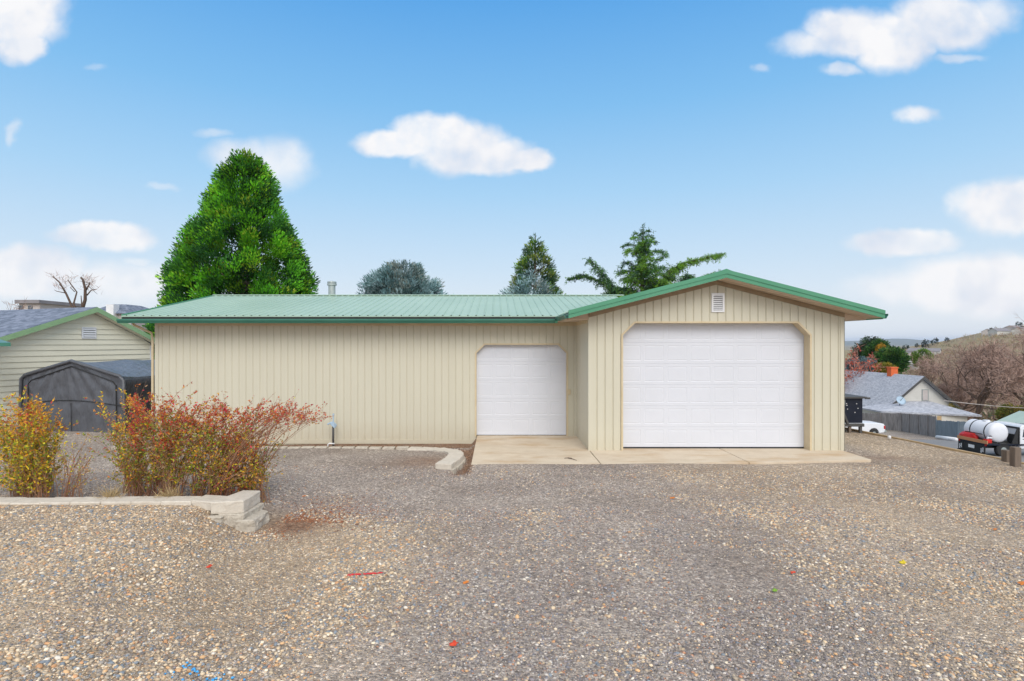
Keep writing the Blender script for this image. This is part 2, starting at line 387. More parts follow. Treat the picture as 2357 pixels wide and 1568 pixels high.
def axis(pts):
    out = []
    for (a, b, st) in pts: out += list(np.arange(a, b, st))
    return np.array(out+[pts[-1][1]])
gxs = axis([(-9000,-2000,1000),(-2000,-400,160),(-400,-60,20),(-60,-20,2),(-20,-8,.5),(-8,-4.4,.12),(-4.4,-3,.05),(-3,-1.6,.1),(-1.6,-.4,.04),(-.4,8.4,.25),(8.4,10.2,.15),(10.2,12.6,.05),(12.6,40,.7),(40,100,3),(100,500,8),(500,2000,100),(2000,9000,1000)])
gys = axis([(-60,0,8),(0,3,.5),(3,8,.12),(8,9.2,.05),(9.2,11.5,.15),(11.5,16.4,.06),(16.4,22,.2),(22,70,1),(70,150,4),(150,500,12),(500,1200,60),(1200,9000,700)])
X, Y = np.meshgrid(gxs, gys); Z = hz(X, Y)
zone = np.zeros(X.shape+(3,), np.float32)
tan_ = np.maximum((1-ss(-2.5, .5, X))*(1-ss(8.2, 9.5, Y)), .62*ss(2.2, 5.0, X)*(1-ss(11.5, 16, Y))); tan_ = np.maximum(tan_, .8*ss(8.6, 9.6, X)*(Y < 18))
tan_ *= (1-.75*np.exp(-((X-.2)/2.6)**2-((Y-4.3)/1.0)**2))
zone[..., 0] = tan_
def barkend(x, y): return np.clip(.85*np.exp(-((x+3.0)/.42)**2-((y-8.35)/.42)**2)+.35*np.exp(-((x+2.7)/.7)**2-((y-9.0)/.9)**2), 0, 1)
xc = np.interp(Y, CURVE_Y, CURVE_X)
bark = np.where((X < -.55) & (X > -9.9), np.where(Y < 15.1, ss(0, .1, X-xc)*ss(11.2, 11.9, Y), ss(15.1, 15.3, Y)), 0)*(Y < 16.5)
bark = np.maximum(bark, .75*np.exp(-((X+1.7)/.75)**2-((Y-12.9)/.7)**2))
bark = np.maximum(bark, barkend(X, Y))
bark = np.maximum(bark, .55*np.exp(-((X-9.1)/.55)**2-((Y-13.3)/.35)**2))
zone[..., 1] = bark
zone[..., 2] = np.clip(np.maximum(ss(52, 75, Y), ss(25, 40, Y)*(X < 9)), 0, 1)
ny, nx = X.shape; I = np.arange(ny*nx).reshape(ny, nx)
Fq = np.stack([I[:-1,:-1], I[:-1,1:], I[1:,1:], I[1:,:-1]], -1).reshape(-1, 4)
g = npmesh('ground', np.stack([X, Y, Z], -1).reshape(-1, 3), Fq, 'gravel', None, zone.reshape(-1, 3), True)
tag(g, kind='structure')
def gz_(x, y): return float(hz(np.array([x]), np.array([y]))[0])

# asphalt lane on the low side
def sheet(name, x0, x1, y0, y1, nx_, ny_, dz, mat):
    xs = np.linspace(x0, x1, nx_); ys = np.linspace(y0, y1, ny_); A, B = np.meshgrid(xs, ys)
    Zs = hz(A, B)+dz; I = np.arange(nx_*ny_).reshape(ny_, nx_)
    q = np.stack([I[:-1,:-1], I[:-1,1:], I[1:,1:], I[1:,:-1]], -1).reshape(-1, 4)
    return npmesh(name, np.stack([A, B, Zs], -1).reshape(-1, 3), q, mat, smooth=True)
MT['lane'] = pm("grey_gravel_lane", (.20,.195,.195), (.27,.26,.255), 1.2, .9, bmp=(25, .02), detail=8, stretch=(.6,1.6,1))
tag(sheet('road', 13.5, 60, 14, 47, 60, 60, .03, 'lane'), kind='structure')

# loose stones of the gravel, modelled where they show larger than a pixel
phi = (1+5**.5)/2
IC = np.array([(-1,phi,0),(1,phi,0),(-1,-phi,0),(1,-phi,0),(0,-1,phi),(0,1,phi),(0,-1,-phi),(0,1,-phi),(phi,0,-1),(phi,0,1),(-phi,0,-1),(-phi,0,1)])/math.sqrt(1+phi*phi)
IF = np.array([(0,11,5),(0,5,1),(0,1,7),(0,7,10),(0,10,11),(1,5,9),(5,11,4),(11,10,2),(10,7,6),(7,1,8),(3,9,4),(3,4,2),(3,2,6),(3,6,8),(3,8,9),(4,9,5),(2,4,11),(6,2,10),(8,6,7),(9,8,1)])
def stones(n, y0, y1, smin, smax):
    y = y0+(y1-y0)*rng.random(n)**1.25
    xl, xr = -.91*y-.3, .94*y+.3
    x = xl+(xr-xl)*rng.random(n)
    keep = ~((y > 8.15) & (x < -3.3) & (y < 9.2)); x = x[keep]; y = y[keep]; n = len(x)
    z = hz(x, y)
    tanw = np.maximum((1-ss(-2.5, .5, x))*(1-ss(8.2, 9.5, y)), .62*ss(2.2, 5, x)); tanw *= (1-.75*np.exp(-((x-.2)/2.6)**2-((y-4.3)/1.0)**2))
    pn = np.array([noise.noise(Vector((a*.9, b*.9, 3))) for a, b in zip(x[::1], y[::1])]) if n < 200000 else np.zeros(n)
    istan = rng.random(n) < np.clip(tanw+pn*.8, 0.08, .95)
    size = smin*np.exp(rng.random(n)**2.2*math.log(smax/smin)); size *= np.where(istan, 1.12, .82)
    fines = np.array([noise.noise(Vector((a*.55+7, b*1.1, 1))) for a, b in zip(x, y)]); size *= np.clip(1.0-1.6*np.clip(fines-.05, 0, 1), .5, 1.05)
    sx = size*(.75+.6*rng.random(n)); sy = size*(.6+.5*rng.random(n)); szz = size*(.35+.35*rng.random(n))
    an = rng.random(n)*2*math.pi; ca, sa = np.cos(an), np.sin(an)
    jit = 1+.28*(rng.random((n, 12))-.5)*np.where(istan, .5, 1.3)[:, None]
    P = IC[None]*jit[..., None]
    px = P[..., 0]*sx[:, None]; py = P[..., 1]*sy[:, None]; pz = P[..., 2]*szz[:, None]
    tl = (rng.random((n, 1))-.5)*.7; pz = pz+px*tl
    V = np.stack([x[:, None]+px*ca[:, None]-py*sa[:, None], y[:, None]+px*sa[:, None]+py*ca[:, None], z[:, None]+pz+szz[:, None]*.25], -1)
    ci = rng.integers(0, 12, n); ci = np.where(rng.random(n) < .35, rng.integers(0, 5, n), ci)
    tint = np.where(istan[:, None], STONET[ci], STONES[ci])*(.8+.4*rng.random((n, 1)))
    bk_m = rng.random(n) < barkend(x, y)*1.1; tint = np.where(bk_m[:, None], np.array([(.30,.10,.04),(.22,.10,.06),(.40,.16,.06),(.16,.09,.06)])[rng.integers(0, 4, n)], tint)
    return V.reshape(-1, 3), (IF[None]+12*np.arange(n)[:, None, None]).reshape(-1, 3), np.repeat(tint, 12, 0)
A = stones(150000, 3.3, 9.5, .006, .023); B = stones(60000, 8.5, 12.4, .009, .020)
sv = np.vstack([A[0], B[0]]); sf = np.vstack([A[1], B[1]+len(A[0])]); st_ = np.vstack([A[2], B[2]])
o = npmesh('gravel', sv, sf, 'stone', None, st_, True)
tag(o, 'loose tan and grey stones covering the whole foreground drive', 'gravel', kind='stuff')

# ------------------------------------------------------------------ main shop building
YG, YW = 14.14, 16.3           # garage front, wing front
GX0, GX1, GC = 2.27, 8.61, 5.44
RZ, EZ = 4.39, 3.43            # ridge / eave heights of the metal roof
shop = empty('shop_building', (-.6, YW, 0))
tag(shop, 'long tan metal shop with green metal roof and two white overhead doors', 'building')
def relp(mb):                     # vertices are written in world coordinates; move under the shop's empty
    mb.v = [(a+.6, b-YW, c) for a, b, c in mb.v]; return mb
def sb(mb, name, mat, parent=None, **k):
    p = parent or shop
    return relp(mb).build(name, mat, p, **k)
def ribwall(mb, x0, x1, y, lo, hi, breaks=(), pitch=.2, gw=.020, gd=.022, ph=0.0, along='x', other=0):
    xs = {x0, x1}; xs |= {b for b in breaks if x0 < b < x1}
    k = math.floor((x0-ph)/pitch)
    gro = []
    while ph+k*pitch < x1+pitch:
        c = ph+k*pitch; gro.append(c)
        for q in (c-gw, c-gw*.35, c+gw*.35, c+gw): 
            if x0 < q < x1: xs.add(q)
        k += 1
    gro = np.array(gro)
    def dep(x):
        dd = abs(gro-x).min(); return gd if dd < gw*.5 else 0
    xs = sorted(xs)
    for a, b in zip(xs[:-1], xs[1:]):
        if b-a < 1e-5: continue
        e = 1e-5; ya, yb = y+dep(a), y+dep(b)
        l0, l1, h0, h1 = lo(a+e), lo(b-e), hi(a+e), hi(b-e)
        if along == 'x': mb.poly((a,ya,l0),(b,yb,l1),(b,yb,h1),(a,ya,h0))
        else:
            mb.poly((other-(ya-y)*-1, a, l0),(other-(yb-y)*-1, b, l1),(other+(yb-y), b, h1),(other+(ya-y), a, h0))
def opening(x0, x1, zt, c):
    def f(x, base=0.0):
        if x < x0 or x > x1: return base
        return min(zt, zt-c+(x-x0), zt-c+(x1-x))
    return f
# wing front wall (small door opening)
SDX0, SDX1, SDT = -.60, 1.98, 2.69+ (788-794)*16.3/F
op_s = opening(SDX0, SDX1, SDT, .24)
mb = MB(); ribwall(mb, -9.80, GX0, YW, lambda x: op_s(x, -.27 if x < -.6 else -.04), lambda x: 3.27, (SDX0, SDX1, SDX0+.24, SDX1-.24), gw=.016, gd=.014)
mb.box(-9.8, -9.7, YW+.02, 25.3, -.3, 3.3); mb.box(-9.8, 2.3, 25.2, 25.3, -.3, 3.3)
sb(mb, 'wing_wall', 'wall')
# gable end of the wing
mb = MB(); mb.poly((-9.8,YW+.02,3.3),(-9.8,25.3,3.3),(-9.8,20.8,4.2)); sb(mb, 'end_gable', 'wall')
# garage front wall
GDX0, GDX1, GDT = 3.12, 7.76, 2.69+(788-744)*14.14/F
op_g = opening(GDX0, GDX1, GDT, .30)
hi_g = lambda x: 4.224-.257*abs(x-GC)
mb = MB(); ribwall(mb, GX0, GX1, YG, lambda x: op_g(x, -.03), hi_g, (GDX0, GDX1, GDX0+.3, GDX1-.3, GC), ph=.07)
ribwall(mb, YG, YW, 0, lambda x: -.03, lambda x: 3.27, along='y', other=GX0)
mb.box(GX1-.1, GX1, YG+.001, 25.3, -.3, 3.3); mb.box(GX0+.02, GX1-.1, 25.2, 25.3, -.3, 3.3)
mb.poly((GX0, 25.25, 3.3),(GX1, 25.25, 3.3),(GC, 25.25, 4.1))
sb(mb, 'garage_wall', 'wall')
# corner trims
mb = MB()
mb.box(GX0-.012, GX0+.09, YG-.014, YG-.002, -.03, 3.33); mb.box(GX0-.012, GX0-.002, YG-.001, YG+.09, -.03, 3.3)
sb(mb, 'corner_trim', 'wall'); mb = MB(); mb.box(GX1-.09, GX1+.012, YG-.014, YG-.002, -.03, 3.33); mb.box(GX1+.002, GX1+.014, YG-.014, YG+.09, -.03, 3.28)
sb(mb, 'corner_trim', 'wall')
mb = MB(); mb.box(-9.812, -9.71, YW-.014, YW-.002, -.2, 3.27); sb(mb, 'corner_trim', 'wall')
mb = MB(); mb.box(-9.79, -.62, YW-.02, YW-.003, -.215, -.10); sb(mb, 'base_trim', 'wall')
# frieze trims under the soffit
mb = MB(); mb.box(-9.7, 2.25, YW-.03, YW-.003, 3.16, 3.262); sb(mb, 'frieze_trim', 'trim')
mb = MB(); mb.box(GX0-.03, GX0-.003, YG+.1, YW-.03, 3.17, 3.262); sb(mb, 'frieze_trim', 'trim')
mb = MB()
for sgn in (-1, 1):
    xe_ = GC+sgn*3.17
    zt = lambda x: 4.221-.257*abs(x-GC)
    mb.hexa([(GC,YG-.035,zt(GC)-.10),(xe_,YG-.035,zt(xe_)-.10),(xe_,YG-.003,zt(xe_)-.10),(GC,YG-.003,zt(GC)-.10),
             (GC,YG-.035,zt(GC)),(xe_,YG-.035,zt(xe_)),(xe_,YG-.003,zt(xe_)),(GC,YG-.003,zt(GC))])
sb(mb, 'frieze_trim', 'dtrim')

def roofplane(mb, xa, xb, pa, pb, along, pitch=.229, rh=.022, ph=.1, thick=.03):
    """ribbed sheet; ribs run from pa to pb (fall line). along='x': ribs spaced in x, pa/pb=(y,z)"""
    xs = []
    c = math.ceil((xa-ph)/pitch)*pitch+ph
    xs.append((xa, 0))
    while c < xb-.03:
        if c-.024 > xa: xs += [(c-.024, 0), (c-.010, rh), (c+.010, rh), (c+.024, 0)]
        c += pitch
    xs.append((xb, 0))
    def pt(x, h, p):
        return (x, p[0], p[1]+h) if along == 'x' else (p[0], x, p[1]+h)
    for (a, ha), (b, hb) in zip(xs[:-1], xs[1:]):
        mb.poly(pt(a, ha, pa), pt(b, hb, pa), pt(b, hb, pb), pt(a, ha, pb))
    mb.poly(pt(xa, -thick, pa), pt(xb, -thick, pa), pt(xb, -thick, pb), pt(xa, -thick, pb))
    mb.poly(pt(xa, -thick, pa), pt(xb, -thick, pa), pt(xb, 0, pa), pt(xa, 0, pa))
YE, YR = 15.7, 20.8
wr = None
mb = MB(); roofplane(mb, -10.35, 4.3, (YE-.05, EZ-.012), (YR, RZ), 'x'); roofplane(mb, -10.35, 4.3, (25.9, EZ), (YR, RZ), 'x')
wr = sb(mb, 'wing_roof', 'roof')
mb = MB(); roofplane(mb, 13.56, 26.0, (1.69, RZ-.257*3.76), (5.45, RZ), 'y'); roofplane(mb, 13.56, 26.0, (9.21, RZ-.257*3.76), (5.45, RZ), 'y')
gr = sb(mb, 'garage_roof', 'roof')
mb = MB()
for sg in (-1, 1):
    mb.hexa([(-10.36,YR-.14*(1-sg)/2-(.0),RZ+.0),(4.6,YR-.14*(1-sg)/2,RZ),(4.6,YR+.14*(1+sg)/2,RZ),(-10.36,YR+.14*(1+sg)/2,RZ),
             (-10.36,YR-.14*(1-sg)/2,RZ+.045-.02*(1-sg)/2),(4.6,YR-.14*(1-sg)/2,RZ+.045-.02*(1-sg)/2),(4.6,YR+.14*(1+sg)/2,RZ+.045-.02*(1+sg)/2),(-10.36,YR+.14*(1+sg)/2,RZ+.045-.02*(1+sg)/2)])
sb(mb, 'ridge_cap', 'roof')
mb = MB(); mb.prism([(-.13,0,-.02),(0,0,.03),(.13,0,-.02),(.13,0,-.045),(0,0,0),(-.13,0,-.045)], (5.45,13.53,RZ+.02), (5.45,26.0,RZ+.02)); sb(mb, 'ridge_cap', 'fascia')
# rake fascia of the garage (two stepped bands each side)
for sg in (-1, 1):
    mb = MB()
    xe_ = 5.45+sg*3.76; zt = lambda x: RZ+.025-.257*abs(x-5.45)
    for (y0_, y1_, t, b_) in ((13.50, 13.54, 0, -.095), (13.515, 13.55, -.095, -.19)):
        mb.hexa([(5.45,y0_,zt(5.45)+b_),(xe_,y0_,zt(xe_)+b_),(xe_,y1_,zt(xe_)+b_),(5.45,y1_,zt(5.45)+b_),
                 (5.45,y0_,zt(5.45)+t),(xe_,y0_,zt(xe_)+t),(xe_,y1_,zt(xe_)+t),(5.45,y1_,zt(5.45)+t)])
    sb(mb, 'rake_fascia', 'fascia')
mb = MB(); zt = lambda y: RZ-.19*abs(y-YR)*(RZ-EZ)/(.19*5.1)
mb.hexa([(-10.38,YE,EZ-.14),(-10.34,YE,EZ-.14),(-10.34,YR,RZ-.14),(-10.38,YR,RZ-.14),(-10.38,YE,EZ+.03),(-10.34,YE,EZ+.03),(-10.34,YR,RZ+.03),(-10.38,YR,RZ+.03)])
mb.hexa([(-10.38,YR,RZ-.14),(-10.34,YR,RZ-.14),(-10.34,25.9,EZ-.14),(-10.38,25.9,EZ-.14),(-10.38,YR,RZ+.03),(-10.34,YR,RZ+.03),(-10.34,25.9,EZ+.03),(-10.38,25.9,EZ+.03)])
sb(mb, 'rake_fascia', 'fascia')
# eave fascia boards behind gutters
mb = MB(); mb.box(-10.34, 1.66, YE-.02, YE+.0, 3.22, 3.385); sb(mb, 'eave_fascia', 'fascia')
mb = MB(); mb.box(9.17, 9.19, 13.56, 26, 3.24, 3.40); sb(mb, 'eave_fascia', 'fascia')
mb = MB(); mb.box(-10.33, 1.66, YE-.045, YE-.021, 3.30, 3.392); sb(mb, 'closure_strip', 'black')
# K-style gutters
def kprof(d):  # d: direction outwards (x,y)
    P = [(0,.0),(.0,.115),(.008,.115),(.008,.01),(.075,.01),(.10,.06),(.118,.075),(.118,.115),(.127,.115),(.127,.07),(.108,.052),(.082,0)]
    return [(d[0]*a, d[1]*a, b) for a, b in P]
mb = MB(); mb.prism(kprof((0,-1)), (-10.42, YE-.02, 3.215), (1.58, YE-.02, 3.215)); sb(mb, 'gutter', 'gutter')
mb = MB(); mb.prism(kprof((-1,0)), (1.705, 13.55, 3.265), (1.705, YE-.15, 3.265)); sb(mb, 'gutter', 'gutter')
mb = MB(); mb.prism(kprof((1,0)), (9.19, 13.56, 3.255), (9.19, 26, 3.255)); sb(mb, 'gutter', 'gutter')
# soffits
mb = MB(); mb.box(-10.34, 1.70, YE, YW, 3.262, 3.28); sb(mb, 'soffit', 'soffit')
mb = MB(); mb.box(1.70, GX0, YG-.03, YW, 3.263, 3.281); sb(mb, 'soffit', 'soffit')
mb = MB()
def slsof(mb, xa, xb, y0_, y1_):
    n = max(1, int(abs(xb-xa)/.1)); xs = np.linspace(xa, xb, n+1)
    for a, b in zip(xs[:-1], xs[1:]):
        za, zb = RZ-.165-.257*abs(a-5.45), RZ-.165-.257*abs(b-5.45); g_ = .012
        m_ = a+(b-a)*.88; zm = za+(zb-za)*.88
        mb.poly((a,y0_,za),(m_,y0_,zm),(m_,y1_,zm),(a,y1_,za)); mb.poly((m_,y0_,zm+g_),(b,y0_,zb+g_),(b,y1_,zb+g_),(m_,y1_,zm+g_))
        mb.poly((m_,y0_,zm),(m_,y0_,zm+g_),(m_,y1_,zm+g_),(m_,y1_,zm))
slsof(mb, 5.45, 9.18, 13.54, YG); slsof(mb, 5.45, 1.72, 13.54, YG)
sb(mb, 'rake_soffit', 'soffit')
mb = MB(); mb.box(GX1, 9.17, YG, 26, 3.245, 3.262); sb(mb, 'soffit', 'soffit')
for (xa, xb) in ((1.72, GX0), (9.17, GX1)):
    mb = MB(); f_ = lambda x: RZ-.150-.257*abs(x-5.45)
    mb.poly((xa,YG-.001,3.245),(xb,YG-.001,3.245),(xb,YG-.001,f_(xb)),(xa,YG-.001,f_(xa)));  sb(mb, 'eave_return', 'soffit')
# vent flue
mb = MB(); c = PX(764, 678, 20.9); mb.lathe([(.0,.42),(.125,.42),(.125,.0),(.125,-.3)], (c.x, c.y, c.z), 20)
mb.lathe([(.0,.40),(.17,.40),(.17,.33),(.13,.33)], (c.x, c.y, c.z), 20)
fl = sb(mb, 'flue_pipe', 'galv', smooth=False)
mb = MB(); mb.lathe([(.0,.50),(.16,.47),(.165,.42),(.1,.415)], (c.x, c.y, c.z), 20); fc = relp(mb).build('flue_cap', 'galv', fl)
fl['label'] = 'short galvanized flue with a flat cap'
# gable vent
mb = MB(); vx, vz = 5.39, 3.655
vx = (1652-U0)*YG/F; vz = H-(697-V0)*YG/F
mb.box(vx-.16, vx+.16, YG-.030, YG-.004, vz+.19, vz+.235); mb.box(vx-.16, vx+.16, YG-.030, YG-.004, vz-.235, vz-.19)
mb.box(vx-.16, vx-.115, YG-.030, YG-.004, vz-.19, vz+.19); mb.box(vx+.115, vx+.16, YG-.030, YG-.004, vz-.19, vz+.19)
gv = sb(mb, 'gable_vent', 'white')
mb = MB(); mb.box(vx-.115, vx+.115, YG-.008, YG-.004, vz-.19, vz+.19); relp(mb).build('backing', 'darkmetal', gv)
for k in range(8):
    z_ = vz-.17+k*.0475; mb = MB(); mb.hexa([(vx-.115,YG-.028,z_-.006),(vx+.115,YG-.028,z_-.006),(vx+.115,YG-.01,z_+.018),(vx-.115,YG-.01,z_+.018),(vx-.115,YG-.028,z_+.002),(vx+.115,YG-.028,z_+.002),(vx+.115,YG-.01,z_+.026),(vx-.115,YG-.01,z_+.026)])
    relp(mb).build('louvre', 'white', gv)
# overhead doors
def overhead(x0, x1, y, z0, z1, rows, cols, clip, label):
    root = empty('garage_door', (x0-(-.6), y-YW, z0)); root.parent = shop; root['label'] = label
    w = x1-x0; h = (z1-z0)/rows; cw = w/cols
    for r in range(rows):
        mb = MB(); za, zb = r*h+(.002 if r else .024), (r+1)*h-.002
        mb.poly((0,.012,za-.006),(w,.012,za-.006),(w,.012,zb+.006),(0,.012,zb+.006))
        # rails and stiles around each embossed field
        m = .075; mx = .045
        ys = [za, za+m, zb-m, zb]
        mb.poly((0,0,ys[0]),(w,0,ys[0]),(w,0,ys[1]),(0,0,ys[1])); mb.poly((0,0,ys[2]),(w,0,ys[2]),(w,0,ys[3]),(0,0,ys[3]))
        mb.poly((0,0,za),(w,0,za),(w,.006,za-.002),(0,.006,za-.002)); mb.poly((0,0,zb),(w,0,zb),(w,.006,zb+.002),(0,.006,zb+.002))
        for c_ in range(cols+1):
            a = max(0, c_*cw-mx); b = min(w, c_*cw+mx); mb.poly((a,0,ys[1]),(b,0,ys[1]),(b,0,ys[2]),(a,0,ys[2]))
        for c_ in range(cols):
            a, b = c_*cw+mx, (c_+1)*cw-mx; R0 = (a, b, ys[1], ys[2]); prev = None
            for ins, dp in ((0,0),(.012,.0045),(.020,.0045),(.034,.001)):
                q = [(a+ins,dp,ys[1]+ins),(b-ins,dp,ys[1]+ins),(b-ins,dp,ys[2]-ins),(a+ins,dp,ys[2]-ins)]
                if prev:
                    for k in range(4): mb.poly(prev[k], prev[(k+1) % 4], q[(k+1) % 4], q[k])
                prev = q
            mb.poly(*prev)
        o = mb.build('door_section', 'door', root)
    mb = MB(); mb.box(.0, w, -.006, .03, -.02, .022); mb.build('bottom_seal', 'black', root)
    return root
gd = overhead(3.09, 7.79, YG+.28, H-(1031-V0)*(YG+.28)/F, GDT+.05, 6, 8, .3, 'larger white overhead door of eight panels across in the gabled front')
sd = overhead(SDX0-.03, SDX1+.03, YW+.14, H-(1003-V0)*(YW+.14)/F, SDT+.05, 5, 5, .24, 'smaller white overhead door of five panels across in the recessed wall')
# door surrounds: reveal + face trim following the clipped corners
def surround(x0, x1, zt, c, y, rev, z0, name):
    pts = [(x0,z0),(x0,zt-c),(x0+c,zt),(x1-c,zt),(x1,zt-c),(x1,z0)]
    mb = MB(); t = .045
    inn = pts; outp = [(x0-t,z0),(x0-t,zt-c+t*.41),(x0+c-t*.41,zt+t),(x1-c+t*.41,zt+t),(x1+t,zt-c+t*.41),(x1+t,z0)]
    for k in range(5):
        a, b, a2, b2 = inn[k], inn[k+1], outp[k], outp[k+1]
        mb.hexa([(a[0],y-.018,a[1]),(b[0],y-.018,b[1]),(b[0],y+rev,b[1]),(a[0],y+rev,a[1]),
                 (a2[0],y-.018,a2[1]),(b2[0],y-.018,b2[1]),(b2[0],y+rev,b2[1]),(a2[0],y+rev,a2[1])])
    # corner gussets behind the clipped corners
    for (xa, xb) in ((x0, x0+c), (x1, x1-c)):
        mb.poly((xa, y+rev-.004, zt-c), (xb, y+rev-.004, zt), (xa, y+rev-.004, zt))
    return sb(mb, name, 'trim')
surround(GDX0, GDX1, GDT, .30, YG, .27, -.01, 'door_frame')
surround(SDX0, SDX1, SDT, .24, YW, .13, -.01, 'door_frame')
# keypad / outlet box and downspout
mb = MB(); c = PX(1310, 902, YW); mb.box(c.x-.035, c.x+.035, YW-.05, YW-.003, c.z-.075, c.z+.075); sb(mb, 'keypad_box', 'trim', bevel=.006)
mb = MB(); pts = [PX(303, 735, 15.9), PX(308, 748, 15.9), PX(349, 767, 16.2), (-9.87, 16.28, 2.75), (-9.87, 16.28, -.1)]
mb.tube(pts, .035, 8); sb(mb, 'downspout', 'trim')
# dark interior lining behind doors so no light leaks
mb = MB(); mb.box(-9.6, GX1-.15, YW+.35, 25.0, -.05, 0.0); sb(mb, 'floor', 'conc')

# concrete apron
mb = MB()
ap = [(-.585,16.45),(-.58,12.55),(2.28,12.60),(2.28,16.45)]
def slab(mb, q, z1=0.0, z0=-.14):
    n = len(q); i = len(mb.v); mb.v += [(x,y,z0) for x,y in q]+[(x,y,z1) for x,y in q]; mb.f.append(tuple(range(i, i+n))[::-1]); mb.f.append(tuple(range(i+n, i+2*n)))
    for k in range(n): mb.f.append((i+k, i+(k+1) % n, i+n+(k+1) % n, i+n+k))
slab(mb, ap); slab(mb, [(2.30,14.20),(2.30,12.60),(5.62,12.72),(5.62,14.46),(3.1,14.46)]); slab(mb, [(5.64,14.46),(5.64,12.72),(8.58,13.05),(8.58,14.139),(7.8,14.46)])
tag(mb.build('pavement', 'conc', None, bevel=.008), kind='structure')
for (u, v, ln, an) in ((1322,1053,.13,.2),(1333,1060,.16,-.9)):
    pass
mb = MB(); c1, c2, c3 = [PX(u, v, H*F/(v-V0)) for u, v in ((1302,1067-4),(1318,1064),(1325,1073-4))]
p0, p1, p2, p3 = (.0, 0), (.16, -.02), (.10, -.01), (.28, -.32)
bx, by = (1303-U0)*12.85/F, 13.15
mb.tube([(bx,by,.012),(bx+.1,by+.015,.018),(bx+.17,by-.01,.012)], .008, 5); mb.tube([(bx+.08,by,.012),(bx+.16,by-.12,.02),(bx+.25,by-.25,.012)], [.009,.009,.005], 5)
tag(mb.build('fallen_twig', 'barebark'), 'brown forked twig lying on the concrete before the smaller door', 'twig')

# ------------------------------------------------------------------ hydrant, pvc stub
c = PX(767, 1022, 15.95); hy = empty('yard_hydrant', (c.x, c.y, -.28)); tag(hy, 'grey iron yard hydrant with pale blue spout head by the tan wall', 'hydrant')
mb = MB(); mb.tube([(0,0,0),(0,0,.62)], .030, 10); mb.build('standpipe', 'darkmetal', hy, smooth=True)
mb = MB(); mb.box(-.05,.05,-.05,.05,0,.07); mb.build('base', 'darkmetal', hy, bevel=.01)
mb = MB(); mb.hexa([(-.06,-.05,.66),(.045,-.05,.56),(.075,.04,.58),(-.02,.04,.68),(-.10,-.05,.74),(.03,-.05,.73),(.10,.04,.66),(-.01,.04,.75)]); mb.tube([(-.05,0,.70),(-.13,-.02,.69),(-.15,-.02,.66)], .024, 8); mb.build('spout', 'bluehead', hy, bevel=.006)
mb = MB(); mb.tube([(.0,0,.72),(.005,0,.94)], .017, 8); mb.tube([(.005,0,.90),(.005,0,.97)], .026, 8); mb.build('handle', 'bluehead', hy)
mb = MB(); c2 = PX(755, 1030, 15.3); mb.tube([(c2.x,c2.y,-.3),(c2.x,c2.y,-.06),(c2.x+.04,c2.y,-.03),(c2.x+.16,c2.y+.05,-.05)], .018, 8)
tag(mb.build('pipe_stub', 'white', smooth=True), 'bent white plastic pipe stub at the hydrant foot', 'pipe')

# ------------------------------------------------------------------ split-face blocks
def rough_block(name, mat, parent, quad, z0, z1, seed, amp=.02, cuts=4, keeptop=True):
    """quad: 4 (x,y) ccw corners"""
    bm = bmesh.new(); vs = [bm.verts.new((x,y,z0)) for x,y in quad]+[bm.verts.new((x,y,z1)) for x,y in quad]
    for f in ((3,2,1,0),(4,5,6,7),(0,1,5,4),(1,2,6,5),(2,3,7,6),(3,0,4,7)): bm.faces.new([vs[k] for k in f])
    bmesh.ops.bevel(bm, geom=list(bm.edges), offset=.012, segments=1, affect='EDGES')
    bmesh.ops.subdivide_edges(bm, edges=list(bm.edges), cuts=cuts, use_grid_fill=True)
    for v in bm.verts:
        p = v.co*7+Vector((seed*3.1, seed, 0)); n_ = noise.noise_vector(p)*amp+noise.noise_vector(p*3)*amp*.5
        k = .25 if (keeptop and v.co.z > z1-.015) else 1
        v.co += Vector((n_.x*k, n_.y*k, n_.z*k*.6))
    me = bpy.data.meshes.new(name); bm.to_mesh(me); bm.free(); me.materials.append(MT[mat])
    o = bpy.data.objects.new(name, me); COL.objects.link(o); o.parent = parent; return o
rw = empty('retaining_wall', (0,0,0)); tag(rw, 'low concrete block wall edging the shrub bed, stepping down at its right end', 'retaining wall')
xs = [-4.42-.44*k for k in range(12)]
for k, x in enumerate(xs):
    z1 = .40-.006*k; yo = 8.2+.006*k+random.uniform(-.01,.01)
    rough_block('cap_block', 'block', rw, [(x-.435,yo),(x,yo),(x+.01,yo+.30),(x-.43,yo+.30)], z1-.12, z1+random.uniform(-.006,.006), k+3, .008, 3)
rough_block('cap_block', 'block', rw, [(-4.42,8.22),(-4.08,8.13),(-3.98,8.46),(-4.38,8.54)], .27, .405, 1, .008, 3)
rough_block('cap_block', 'block', rw, [(-4.07,8.05),(-3.63,8.13),(-3.62,8.70),(-3.90,8.72)], .245, .425, 50, .010, 4)
rough_block('wall_block', 'blocks2', rw, [(-3.97,8.07),(-3.60,8.08),(-3.55,8.66),(-3.92,8.70)], -.05, .25, 60, .026, 5)
rough_block('wall_block', 'blocks2', rw, [(-3.70,8.02),(-3.46,8.06),(-3.43,8.52),(-3.62,8.62)], -.12, .17, 63, .03, 5)
rough_block('wall_block', 'blocks2', rw, [(-4.14,8.0),(-3.88,7.98),(-3.84,8.3),(-4.1,8.3)], .02, .235, 66, .03, 5)
ed = empty('garden_edging', (0,0,0)); tag(ed, 'curved row of tan concrete edging blocks beside the apron and wall', 'edging')
cy = np.array([12.0,12.35,12.7,13.05,13.4,13.75,14.05,14.33,14.58,14.8]); cx = np.interp(cy, CURVE_Y, CURVE_X)
pts = [Vector((a,b,0)) for a,b in zip(cx, cy)]
